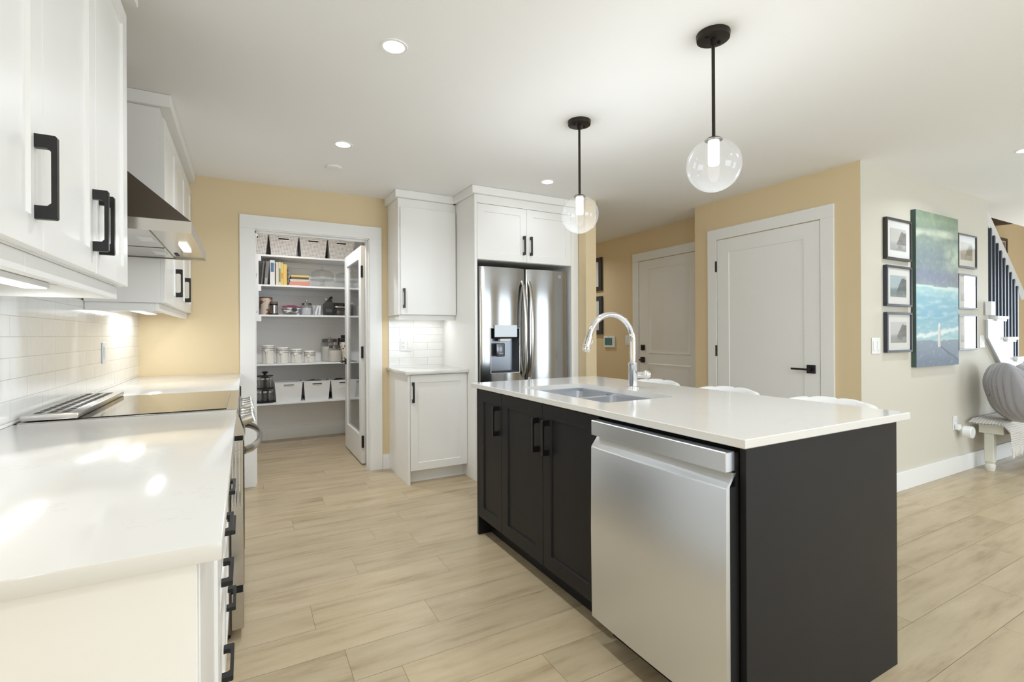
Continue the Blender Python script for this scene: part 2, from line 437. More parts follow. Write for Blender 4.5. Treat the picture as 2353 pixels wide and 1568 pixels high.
# wall with the pictures: full height up to the stair opening, stepping down under the stairs
pw = [(XC + 0.1205, 0), (7.40, 0), (6.075, 1.10), (6.07, 1.15), (6.07, ceil_z), (XC + 0.1205, ceil_z)]
struct('wall_right', MB().prism(pw, facemap('-y', YW), -0.12, 0).box(XC, XC + 0.1205, YW, YW + 0.0028, 0, ceil_z), M_tan_daylit, 'tan wall, daylight put into its colour, with the painting and framed pictures', 'wall')
struct('wall_stair', MB().box(4.3, 11.2, 2.95, 3.07, 0, 4.6), M_tan, 'tan wall behind the stair railing', 'wall')
struct('wall_stair_side', MB().box(11.2, 11.32, -3.5, 3.07, 0, 4.6), M_tan, 'tan wall closing the stairwell far right', 'wall')
struct('ceiling_stair', MB().box(4.3, 11.3, 2.05, 3.07, 4.6, 4.7).box(4.4, 9.7, 2.05, 2.13, ceil_z, 4.6), M_ceil, 'high white ceiling over the stairwell', 'ceiling')
struct('wall_pantry_back', MB().box(-0.5, 2.0, 6.306, 6.42, 0, ceil_z), M_pantry, 'white wall at the back of the pantry', 'wall')
struct('wall_pantry_left', MB().box(-0.42, -0.30, YP + 0.115, 6.306, 0, ceil_z), M_pantry, 'white wall on the left inside the pantry', 'wall')
struct('wall_pantry_right', MB().box(1.30, 1.42, YP + 0.115, 6.306, 0, ceil_z), M_pantry, 'white wall on the right inside the pantry behind the open door', 'wall')
# unseen walls behind the viewer, with window openings
def wall_holes(name, axis, p0, p1, a0, a1, holes, m, label):
    mb = MB(); cur = a0
    def bx(s, e, z0, z1):
        if e - s > 1e-4: mb.box(*((s, e, p0, p1) if axis == 'x' else (p0, p1, s, e)), z0, z1)
    for h0, h1, hz0, hz1 in holes:
        bx(cur, h0, 0, ceil_z); bx(h0, h1, 0, hz0) if hz0 > 0 else None; bx(h0, h1, hz1, ceil_z); cur = h1
    bx(cur, a1, 0, ceil_z)
    struct(name, mb, m, label, 'wall')
wall_holes('wall_front', 'x', -3.62, -3.5, XL - 0.12, 9.7, [(1.3, 3.6, 0.35, 2.15), (4.85, 6.95, 0.05, 2.15)], M_tan, 'tan wall with windows behind the viewer')
wall_holes('wall_left', 'y', XL - 0.12, XL, -3.5, YP, [(-3.25, -1.75, 0.95, 2.12)], M_tan, 'tan wall behind the range and its counters')
wall_holes('wall_east', 'y', 9.6, 9.72, -3.5, 2.05, [(0.45, 1.75, 0.30, 2.12)], M_tan, 'tan window wall of the living area')
def window(nm, axis, p, a0, a1, z0, z1, nmul, label):
    mb = MB(); M = (lambda a, z, d: (a, p + d, z)) if axis == 'x' else (lambda a, z, d: (p - d, a, z))
    for s, e, q, r in ((a0, a1, z0, z0 + .06), (a0, a1, z1 - .06, z1), (a0, a0 + .06, z0, z1), (a1 - .06, a1, z0, z1)): mbox(mb, M, s, e, q, r, -0.1, 0.015)
    for k in range(1, nmul + 1):
        c = a0 + (a1 - a0) * k / (nmul + 1); mbox(mb, M, c - .04, c + .04, z0, z1, -0.1, 0.0)
    struct(nm, mb, M_trim, label, 'window')
window('window_1', 'x', -3.5, 1.3, 3.6, 0.35, 2.15, 1, 'wide white framed window of the dining side')
window('window_2', 'x', -3.5, 4.85, 6.95, 0.05, 2.15, 1, 'tall white framed patio door window')
window('window_3', 'y', 9.6, 0.45, 1.75, 0.30, 2.12, 0, 'white framed east window of the living area')

window('fill_window', 'y', XL - 0.1, -3.25, -1.75, 0.95, 2.12, 1, 'added white framed window for fill light, behind viewer at left')  # unseen window, added to carry the fill light from the left

# trim: casings and baseboards
def casing(name, M, a0, a1, zt, w, label, t=0.018, z0=0.0):
    mb = MB()
    mbox(mb, M, a0 - w, a0, z0, zt, 0, t, 0.002); mbox(mb, M, a1, a1 + w, z0, zt, 0, t, 0.002)
    mbox(mb, M, a0 - w, a1 + w, zt, zt + w, 0, t, 0.002)
    return struct(name, mb, M_trim, label, 'door casing')
casing('trim_1', facemap('-y', YP), 0.072, 0.974, 2.068, 0.108, 'white casing around the pantry doorway')
jm = MB().box(OX0 - 0.018, OX0 + 0.004, YP - 0.004, YP + 0.13, 0, OZ + 0.01).box(OX1 - 0.004, OX1 + 0.018, YP - 0.004, YP + 0.13, 0, OZ + 0.01).box(OX0, OX1, YP - 0.004, YP + 0.13, OZ - 0.004, OZ + 0.018)
jm.box(OX0 + 0.004, OX0 + 0.016, YP + 0.06, YP + 0.10, 0, OZ - 0.004).box(OX1 - 0.016, OX1 - 0.004, YP + 0.04, YP + 0.085, 0, OZ - 0.004).box(OX0, OX1, YP + 0.06, YP + 0.085, OZ - 0.016, OZ - 0.004)
struct('trim_2', jm, M_trim, 'white jamb lining inside the pantry doorway', 'door jamb')
casing('trim_3', facemap('-x', XC), 2.131, 3.062, 2.075, 0.098, 'white casing around the closet door')
casing('trim_4', facemap('-x', XH), 3.53, 4.455, 2.085, 0.098, 'white casing around the hall entry door')
struct('baseboard_right', MB().box(XC, 8.5, YW - 0.016, YW, 0, 0.14, 0.002), M_trim, 'white baseboard below the framed pictures', 'baseboard')
struct('baseboard_closet', MB().box(XC - 0.016, XC, YW - 0.016, 2.033, 0, 0.14).box(XC - 0.016, XC, 3.16, 3.32, 0, 0.14), M_trim, 'white baseboard beside the closet door', 'baseboard')
struct('baseboard_hall', MB().box(XH - 0.016, XH, 4.553, 6.3, 0, 0.14), M_trim, 'white baseboard along the shaded hall wall', 'baseboard')
struct('baseboard_pantry', MB().box(-0.3, 1.3, 6.29, 6.306, 0, 0.142, 0.002), M_trim, 'white baseboard at the pantry back wall', 'baseboard')
struct('baseboard_back', MB().box(1.084, 1.145, YP - 0.014, YP, 0, 0.13), M_trim, 'short white baseboard between pantry casing and base cabinet', 'baseboard')

# ================================================================== DOORS
def hinge(parent, c, axis, L=0.1, r=0.008):
    mb = MB().cyl((c[0], c[1], c[2] - L / 2), r, L, 'z', 10)
    mb.box(c[0] - 0.006, c[0] + 0.006, c[1] - 0.006, c[1] + 0.006, c[2] - L / 2, c[2] + L / 2)
    return obj('hinge', mb, M_black, parent, label='black door hinge')

# closet door: one flat panel
cd = thing('door_1', 'white one panel closet door with black lever handle', 'door', (XC, 2.6, 0), kind='structure')
Mc = facemap('-x', XC)
obj('door_leaf', shaker(MB(), Mc, 2.136, 3.057, 0.012, 2.068, t=0.012, rail=0.122, rec=0.006), M_trim, cd)
for z in (1.828, 1.05, 0.25): hinge(cd, (XC - 0.014, 3.068, z), 'z')
hd = MB(); mbox(hd, Mc, 2.168, 2.234, 0.897, 0.963, 0.0122, 0.022, 0.002)
hs = obj('handle', hd, M_black, cd, label='black square rose lever handle')
lv = MB(); lv.cyl((XC - 0.06, 2.201, 0.930), 0.011, 0.045, 'x', 14); lv.box(XC - 0.064, XC - 0.052, 2.195, 2.335, 0.921, 0.936, 0.002)
obj('lever', lv, M_black, hs)

# hall entry door: two raised-moulding panels
ed = thing('door_2', 'white two panel entry door in the shaded hall', 'door', (XH, 4.0, 0), kind='structure')
Mh = facemap('-x', XH)
leaf = MB(); mbox(leaf, Mh, 3.535, 4.45, 0.012, 2.078, 0, 0.008, 0.0015)
for z0, z1 in ((1.0, 1.945), (0.16, 0.835)):
    a0, a1 = 3.69, 4.262
    ls = [rect_loop(Mh, a0 - .03, a1 + .03, z0 - .03, z1 + .03, .0081), rect_loop(Mh, a0 - .016, a1 + .016, z0 - .016, z1 + .016, .016),
          rect_loop(Mh, a0, a1, z0, z1, .0085), rect_loop(Mh, a0 + .02, a1 - .02, z0 + .02, z1 - .02, .0085), rect_loop(Mh, a0 + .034, a1 - .034, z0 + .034, z1 - .034, .013)]
    vs = [v for l in ls for v in l]
    fs = [(4 * i + k, 4 * i + (k + 1) % 4, 4 * i + 4 + (k + 1) % 4, 4 * i + 4 + k) for i in range(4) for k in range(4)] + [(16, 17, 18, 19)]
    leaf.raw(vs, fs)
obj('door_leaf', leaf, M_trim, ed)
lk = MB(); mbox(lk, Mh, 4.35, 4.415, 1.012, 1.077, 0.008, 0.02, 0.002); lk.cyl((XH - 0.035, 4.383, 1.044), 0.012, 0.02, 'x', 12)
obj('deadbolt', lk, M_black, ed, label='black square deadbolt')
hk = MB(); mbox(hk, Mh, 4.35, 4.42, 0.866, 0.932, 0.008, 0.02, 0.002); hk.cyl((XH - 0.065, 4.385, 0.899), 0.011, 0.05, 'x', 12); hk.box(XH - 0.068, XH - 0.055, 4.30, 4.395, 0.891, 0.907, 0.002)
obj('handle', hk, M_black, ed, label='black lever handle')

# pantry door: glass panes, standing open into the pantry
pd = thing('door_3', 'white glazed pantry door standing open at the right jamb', 'door', (0.985, 4.64, 0), kind='structure')
dx0, dx1, dy0, dy1, dz1 = 0.948, 0.984, 4.655, 5.505, 2.045
fr = MB().box(dx0, dx1, dy0, dy0 + 0.11, 0.012, dz1, 0.002).box(dx0, dx1, dy1 - 0.11, dy1, 0.012, dz1, 0.002)
fr.box(dx0, dx1, dy0 + 0.11, dy1 - 0.11, 0.012, 0.27, 0.002).box(dx0, dx1, dy0 + 0.11, dy1 - 0.11, dz1 - 0.115, dz1, 0.002)
obj('door_frame', fr, M_trim, pd)
mu = MB()
pz0, pz1 = 0.27, dz1 - 0.115
obj('glass_pane', MB().box(dx0 + 0.014, dx1 - 0.014, dy0 + 0.11, dy1 - 0.11, pz0, pz1), M_pane, pd, label='long clear glass pane')
for z in (1.80, 1.05, 0.22): hinge(pd, (dx0 + 0.006, dy0 - 0.012, z), 'z', 0.11, 0.011)
kb = MB().cyl((dx0 - 0.055, dy1 - 0.06, 0.93), 0.01, 0.055, 'x', 12).box(dx0 - 0.012, dx0, dy1 - 0.09, dy1 - 0.03, 0.90, 0.96, 0.002).box(dx0 - 0.06, dx0 - 0.048, dy1 - 0.18, dy1 - 0.05, 0.921, 0.936)
obj('handle', kb, M_black, pd, label='black lever handle')

# ================================================================== LEFT RUN: base cabinets, counters, backsplash
CT = 0.916
Ml = facemap('+x', -0.080)      # drawer fronts: back at x=-0.080, face at -0.060
struct('trim_5', MB().box(XL + 0.0005, XL + 0.0075, 0.80, 4.432, CT, 1.385), M_tileL, 'white glossy subway tile backsplash behind the range', 'backsplash')
def counter(name, poly, label, z0=0.889, z1=CT):
    bm = bmesh.new(); b = [bm.verts.new((x, y, z0)) for x, y in poly]; t = [bm.verts.new((x, y, z1)) for x, y in poly]
    n = len(poly); bm.faces.new(b[::-1]); bm.faces.new(t)
    for i in range(n): bm.faces.new((b[i], b[(i + 1) % n], t[(i + 1) % n], t[i]))
    bmesh.ops.bevel(bm, geom=list(bm.edges), offset=0.0025, segments=2, affect='EDGES', profile=0.5)
    return tag(obj(name, MB().bm(bm), M_quartz), label, 'countertop')
counter('countertop', [(XL + 0.008, 0.813), (-0.030, 0.813), (-0.030, 2.2225), (XL + 0.008, 2.2225)], 'white quartz countertop in the left foreground, near side of range')
counter('countertop', [(XL + 0.008, 2.992), (-0.030, 2.992), (-0.030, YP - 0.002), (XL + 0.008, YP - 0.002)], 'white quartz countertop between range and pantry wall')

t = thing('drawer_cabinet', 'white drawer cabinet under the left foreground counter', 'base cabinet', (-0.35, 1.5, 0))
obj('carcass', MB().box(XL + 0.012, -0.0805, 0.853, 2.218, 0.105, 0.888), M_cab, t)
obj('toe_kick', MB().box(XL + 0.012, -0.135, 0.853, 2.218, 0, 0.104), M_cab, t)
obj('end_panel', MB().box(XL + 0.012, -0.062, 0.834, 0.8525, 0, 0.888, 0.001), M_cab, t)
obj('door', shaker(MB(), Ml, 0.856, 1.432, 0.11, 0.882), M_cab, t)
for c0, c1, pc in ((1.434, 1.83, 1.62), (1.832, 2.216, 2.01)):
    for z0, z1, zp in ((0.745, 0.882, None), (0.60, 0.742, 0.672), (0.44, 0.597, 0.535), (0.11, 0.437, 0.275)):
        d = obj('drawer', shaker(MB(), Ml, c0, c1, z0, z1, rail=0.045), M_cab, t)
        if zp: obj('pull', pull(facemap('+x', -0.060), pc, zp, vertical=False, p=0.028), M_black, d, label='black bar pull')
fb = thing('base_cabinet', 'white base cabinet between range and pantry wall', 'base cabinet', (-0.35, 3.7, 0))
obj('carcass', MB().box(XL + 0.012, -0.0805, 2.998, YP - 0.002, 0.105, 0.888), M_cab, fb)
obj('toe_kick', MB().box(XL + 0.012, -0.135, 2.998, YP - 0.002, 0, 0.104), M_cab, fb)
for c0, c1 in ((3.0, 3.46), (3.46, 3.92), (3.92, 4.43)):
    d = obj('door', shaker(MB(), Ml, c0 + 0.002, c1 - 0.002, 0.11, 0.882), M_cab, fb)
    obj('pull', pull(facemap('+x', -0.060), c0 + 0.05, 0.77), M_black, d, label='black bar pull')

# ---- range
rg = thing('range', 'stainless slide in range with black glass cooktop in left counter', 'range', (-0.35, 2.605, 0))
ry0, ry1 = 2.2255, 2.989
obj('body', MB().box(-0.665, -0.055, ry0, ry1, 0.03, 0.905), M_steel_d, rg)
obj('cooktop_frame', MB().box(-0.672, -0.026, ry0, ry1, 0.9055, 0.9195, 0.002), M_steel, rg)
gt = obj('cooktop_glass', MB().box(-0.60, -0.066, ry0 + 0.02, ry1 - 0.02, 0.9198, 0.9225, 0.001), M_blkglass, rg)
vt = MB().box(-0.668, -0.515, ry0 + 0.012, ry1 - 0.012, 0.9226, 0.944, 0.004, 2)
vg = obj('vent_trim', vt, M_steel, rg)
sl = MB()
for k in range(10):
    ya = ry0 + 0.04 + k * 0.068
    for xx in (-0.642, -0.605, -0.568): sl.box(xx, xx + 0.02, ya, ya + 0.052, 0.9442, 0.9446)
obj('vent_slot', sl, M_slot, vg)
# slanted control panel (profile in x,z swept along y)
Ms = lambda a, b, d: (a, d, b)
obj('control_panel', MB().prism([(-0.055, 0.9045), (-0.028, 0.9045), (-0.001, 0.812), (-0.055, 0.812)], Ms, ry0, ry1), M_steel, rg)
obj('display_strip', MB().prism([(-0.0215, 0.888), (-0.0195, 0.888), (-0.0045, 0.834), (-0.0065, 0.834)], Ms, ry0 + 0.04, ry1 - 0.04), M_blkglass, rg)
kn_dir = Vector((0.96, 0, 0.28)).normalized()
for y in (2.31, 2.40, 2.49, 2.72, 2.81, 2.90):
    c = Vector((-0.012, y, 0.861)); mb = MB()
    mb.tube([c, c + kn_dir * 0.012], 0.024, 20); mb.tube([c + kn_dir * 0.012, c + kn_dir * 0.04], [0.021, 0.019], 20)
    k = obj('knob', mb, M_steel, rg)
    g = MB(); a = c + kn_dir * 0.04; up = Vector((-0.28, 0, 0.96))
    g.tube([a - up * 0.02, a + up * 0.02], 0.008, 8); obj('grip', g, M_steel, k)
obj('vent_gap', MB().box(-0.055, -0.010, ry0 + 0.002, ry1 - 0.002, 0.796, 0.811), M_blackgap, rg)
dr = MB().box(-0.054, -0.006, ry0 + 0.003, ry1 - 0.003, 0.212, 0.795, 0.003)
od = obj('oven_door', dr, M_steel, rg)
obj('oven_window', MB().box(-0.0058, -0.0048, ry0 + 0.10, ry1 - 0.10, 0.32, 0.66), M_blkglass, od)
rib = MB()
for x in (-0.046, -0.034, -0.022): rib.tube([(x, ry0 + 0.0025, 0.53), (x, ry0 + 0.0025, 0.785)], 0.003, 8)
obj('side_rib', rib, M_chrome, od)
hp = []
for k in range(17):
    s = k / 16; y = ry0 + 0.05 + s * (ry1 - ry0 - 0.10); hp.append((0.0 + 0.062 * math.sin(PI * s) ** 0.6 if 0 < s < 1 else -0.006, y, 0.742))
obj('handle', MB().tube(hp, 0.011, 12, flat=(0.009, 0.017)), M_steel, od)
obj('seam_gap', MB().box(-0.055, -0.012, ry0 + 0.002, ry1 - 0.002, 0.189, 0.2115), M_blackgap, rg)
obj('storage_drawer', MB().box(-0.054, -0.008, ry0 + 0.003, ry1 - 0.003, 0.04, 0.188, 0.003), M_steel, rg)
for y in (ry0 + 0.04, ry1 - 0.04):
    for x in (-0.62, -0.075): obj('foot', MB().cyl((x, y, 0), 0.02, 0.039, 'z', 12), M_blackgap, rg)

# ================================================================== LEFT RUN: wall cabinets, hood
UX = -0.357
Mu = facemap('+x', UX - 0.02)
def upper(name, label, y0, y1, doors, z0=1.38, z1=2.325, side=None):
    t = thing(name, label, 'wall cabinet', (-0.52, (y0 + y1) / 2, z0))
    obj('carcass', MB().box(XL + 0.009, UX - 0.0205, y0, y1, z0, 2.375, 0.001), M_cab, t)
    for a0, a1, hp in doors:
        d = obj('door', shaker(MB(), Mu, a0 + 0.0015, a1 - 0.0015, z0 + 0.002, z1), M_cab, t)
        if hp: obj('pull', pull(facemap('+x', UX), hp, 1.522), M_black, d, label='black bar pull')
    return t
u1 = upper('wall_cabinet', 'white wall cabinet over left counter, in front corner by viewer', 0.52, 1.3205, [(0.52, 0.92, None), (0.92, 1.3205, 1.278)])
u2 = upper('wall_cabinet', 'white two door wall cabinet on near side of range hood', 1.3215, 2.132, [(1.3215, 1.7225, 1.690), (1.7225, 2.132, 1.757)])
u3 = upper('wall_cabinet', 'white wall cabinet on far side of hood against pantry wall', 3.045, YP - 0.002, [(3.045, 3.52, 3.478), (3.52, 4.02, 3.977), (4.02, YP - 0.003, None)])
# light rails under the cabinets, set back, with returns at their open ends
def rail(par, y0, y1, ret):
    mb = MB().box(-0.403, -0.385, y0, y1, 1.338, 1.3795, 0.001)
    if ret is not None: mb.box(XL + 0.009, -0.4032, ret, ret + 0.018, 1.338, 1.3795, 0.001)
    obj('light_rail', mb, M_cab, par)
rail(u1, 0.52, 1.3205, None); rail(u2, 1.3215, 2.118, 2.0995); rail(u3, 3.06, YP - 0.003, 3.06)
def crown(name, path, label, out=0.03):
    """flat crown: frieze board and projecting cap swept along an open path of (x, y, nx, ny) corners"""
    mb = MB()
    for (xa, ya, xb, yb) in path:
        mb.box(xa, xb, ya, yb, 2.376, ceil_z - 0.001, 0.002)
    return struct(name, mb, M_cab, label, 'crown moulding')
crown('trim_6', [(XL + 0.001, 0.52, UX + 0.029, 2.155)], 'white crown moulding above the near left wall cabinets')
crown('trim_7', [(XL + 0.001, 3.018, UX + 0.029, YP - 0.001)], 'white crown moulding above the cabinet beyond the hood')
# under-cabinet light bars
def bar_light(y0, y1, label, power):
    t = thing('light_bar', label, 'under cabinet light', (-0.57, (y0 + y1) / 2, 1.3795), group='under cabinet light bars')
    obj('housing', MB().box(-0.60, -0.54, y0, y1, 1.362, 1.3795, 0.002), M_plast, t)
    obj('diffuser', MB().box(-0.596, -0.544, y0 + 0.01, y1 - 0.01, 1.3595, 1.3619), M_strip, t)
    area('bar_glow', (-0.57, (y0 + y1) / 2, 1.358), (0, 0, 0), 0.05, y1 - y0 - 0.02, power, WARM)
bar_light(1.42, 2.05, 'glowing light bar under the near left wall cabinet', 0.8)
bar_light(3.55, 4.20, 'glowing light bar under the wall cabinet beyond hood', 1.9)
bar_light(0.60, 1.20, 'glowing light bar under the wall cabinet nearest the viewer', 0.7)

# ---- range hood: pyramid canopy, flue, filters and lamp
hd = thing('range_hood', 'stainless chimney hood above the range between white wall cabinets', 'range hood', (-0.43, 2.62, 1.60))
hx, hy0, hy1, hz = -0.178, 2.222, 3.018, 1.602
cb = MB(); hzt = 1.646
fx0, fx1, fy0, fy1, fz = XL + 0.01, -0.475, 2.47, 2.73, 1.93
cb.raw([(XL + .009, hy0, hz), (hx, hy0, hz), (hx, hy1, hz), (XL + .009, hy1, hz), (XL + .009, hy0, hzt), (hx, hy0, hzt), (hx, hy1, hzt), (XL + .009, hy1, hzt)],
       [(0, 1, 5, 4), (1, 2, 6, 5), (2, 3, 7, 6), (3, 0, 4, 7)])
obj('canopy_band', cb, M_hood, hd)
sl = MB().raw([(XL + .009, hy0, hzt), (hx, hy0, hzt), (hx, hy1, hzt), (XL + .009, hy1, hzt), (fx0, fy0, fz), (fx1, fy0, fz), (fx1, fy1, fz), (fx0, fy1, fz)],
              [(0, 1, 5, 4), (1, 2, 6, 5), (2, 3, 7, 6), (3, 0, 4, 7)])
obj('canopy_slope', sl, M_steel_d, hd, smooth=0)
obj('flue', MB().box(fx0, fx1, fy0, fy1, fz, ceil_z - 0.002), M_hood, hd)
obj('underside', MB().box(XL + .010, hx - 0.003, hy0 + 0.003, hy1 - 0.003, 1.612, 1.616), M_hood, hd)
for y0, y1 in ((hy0 + 0.02, 2.665), (2.685, hy1 - 0.02)):
    f = obj('grease_filter', MB().box(-0.66, -0.315, y0, y1, 1.606, 1.6115, 0.002), M_steel, hd)
    lt = MB().box(-0.375, -0.325, (y0 + y1) / 2 - 0.05, (y0 + y1) / 2 + 0.04, 1.603, 1.606); obj('latch', lt, M_plast, f)
lm = obj('lamp_lens', MB().box(-0.252, -0.222, 2.56, 2.76, 1.606, 1.6118), M_lamp, hd, label='lit hood lamp')
area('hood_glow', (-0.237, 2.66, 1.60), (0, 0, 0), 0.03, 0.2, 0.6, WARM)
obj('control_button', MB().box(-0.30, -0.285, 2.86, 2.94, 1.609, 1.6119), M_slot, hd)

# ================================================================== RIGHT OF PANTRY: base, tile, wall cabinet, fridge housing
bc = thing('base_cabinet', 'small white one door base cabinet right of the pantry doorway', 'base cabinet', (1.4, 4.15, 0))
By = 3.845
obj('carcass', MB().box(1.165, 1.6645, By + 0.022, YP - 0.002, 0.105, 0.888), M_cab, bc)
obj('side_panel', MB().box(1.145, 1.1645, By, YP - 0.002, 0, 0.888, 0.001), M_cab, bc)
obj('toe_kick', MB().box(1.165, 1.6645, By + 0.075, By + 0.09, 0, 0.1045), M_cab, bc)
d = obj('door', shaker(MB(), facemap('-y', By + 0.0215), 1.1675, 1.6625, 0.108, 0.883), M_cab, bc)
obj('pull', pull(facemap('-y', By + 0.0015), 1.186, 0.745), M_black, d, label='black bar pull')
counter('countertop', [(1.121, 3.815), (1.6645, 3.815), (1.6645, YP - 0.002), (1.121, YP - 0.002)], 'short white quartz countertop beside the fridge panel')
struct('trim_8', MB().box(1.146, 1.6645, YP - 0.008, YP - 0.0005, CT, 1.383), M_tileR, 'white subway tile patch beside the fridge panel', 'backsplash')
Wy = 4.09
wc = thing('wall_cabinet', 'white flat door wall cabinet right of the pantry doorway', 'wall cabinet', (1.4, 4.2, 1.38))
obj('carcass', MB().box(1.140, 1.6645, Wy + 0.002, YP - 0.002, 1.381, 2.375, 0.001), M_cab, wc)
d = obj('door', shaker(MB(), facemap('-y', Wy + 0.0015), 1.158, 1.657, 1.385, 2.298, flat=True), M_cab, wc)
obj('pull', pull(facemap('-y', Wy - 0.0185), 1.182, 1.522), M_black, d, label='black bar pull')
lr = MB().box(1.150, 1.6645, Wy + 0.02, Wy + 0.038, 1.338, 1.3805, 0.001).box(1.150, 1.168, Wy + 0.038, YP - 0.009, 1.338, 1.3805, 0.001)
obj('light_rail', lr, M_cab, wc)
t = thing('light_bar', 'glowing light bar under the cabinet right of pantry', 'under cabinet light', (1.4, 4.27, 1.38), group='under cabinet light bars')
obj('housing', MB().box(1.22, 1.60, 4.24, 4.29, 1.364, 1.3805, 0.002), M_plast, t)
obj('diffuser', MB().box(1.23, 1.59, 4.244, 4.286, 1.3615, 1.3639), M_strip, t)
area('bar_glow', (1.41, 4.265, 1.36), (0, 0, 0), 0.36, 0.04, 0.5, WARM)
crown('trim_9', [(1.113, 4.062, 1.6645, YP - 0.001), (1.637, 3.655, 2.7175, YP - 0.001)], 'white crown moulding above fridge housing and pantry side cabinet')

Fy = 3.683
fh = thing('fridge_cabinet', 'tall white fridge housing with two doors above the fridge', 'cabinet', (2.19, 4.0, 0))
obj('side_panel', MB().box(1.665, 1.690, Fy, YP - 0.002, 0, 2.375, 0.001), M_cab, fh)
obj('side_panel', MB().box(2.640, 2.7175, Fy, YP - 0.002, 0, 2.375, 0.001), M_cab, fh)
obj('carcass', MB().box(1.6905, 2.6395, Fy + 0.022, YP - 0.002, 1.836, 2.375), M_cab, fh)
obj('frieze', MB().box(1.6905, 2.6395, Fy, Fy + 0.0215, 2.305, 2.375), M_cab, fh)
for a0, a1, hp in ((1.6915, 2.166, 2.132), (2.168, 2.6385, 2.202)):
    d = obj('door', shaker(MB(), facemap('-y', Fy + 0.0205), a0, a1, 1.838, 2.302), M_cab, fh)
    obj('pull', pull(facemap('-y', Fy + 0.0005), hp, 1.98), M_black, d, label='black bar pull')

# ---- fridge
fg = thing('fridge', 'stainless french door fridge with water dispenser', 'fridge', (2.16, 4.0, 0))
obj('body', MB().box(1.712, 2.606, 3.782, 4.41, 0.02, 1.775), mat('fridge_side_grey', (62, 60, 58), 0.5), fg)
def fridge_door(x0, x1, z0, z1, y_edge=3.714, bow=0.030, nx=26):
    def yf(x):
        s = (x - x0) / (x1 - x0); return y_edge - bow * math.sin(PI * min(1, max(0, s))) ** 0.55
    return yf
def curved_panel(mb, x0, x1, z0, z1, yf, yb, nx=28, hole=None):
    """front skin follows yf(x); optional rectangular hole (x0,x1,z0,z1) left open"""
    xs = [x0 + (x1 - x0) * 0.5 * (1 - math.cos(PI * i / nx)) for i in range(nx + 1)]
    if hole: xs = sorted(set([x for x in xs if min(abs(x - hole[0]), abs(x - hole[1])) > 0.004] + [hole[0], hole[1]]))
    zs = [z0, z1] if not hole else [z0, hole[2], hole[3], z1]
    n = len(xs); vs = []; fs = []
    for z in zs: vs += [(x, yf(x), z) for x in xs]
    for j in range(len(zs) - 1):
        for i in range(n - 1):
            if hole and j == 1 and xs[i] >= hole[0] - 1e-6 and xs[i + 1] <= hole[1] + 1e-6: continue
            fs.append((j * n + i, j * n + i + 1, (j + 1) * n + i + 1, (j + 1) * n + i))
    b = len(vs); vs += [(x0, yb, z0), (x1, yb, z0), (x1, yb, z1), (x0, yb, z1)]
    top = (len(zs) - 1) * n
    fs += [tuple([b, b + 1] + [i for i in range(n - 1, -1, -1)]), tuple([top + i for i in range(n)] + [b + 2, b + 3]), (b, b + 1, b + 2, b + 3)]
    for j in range(len(zs) - 1): pass
    left = [j * n for j in range(len(zs))]; right = [j * n + n - 1 for j in range(len(zs))]
    fs += [tuple(left + [b + 3, b]), tuple(right[::-1] + [b + 1, b + 2])]
    return mb.raw(vs, fs)
dh = (1.812, 2.085, 0.885, 1.262)
ZB = 0.70
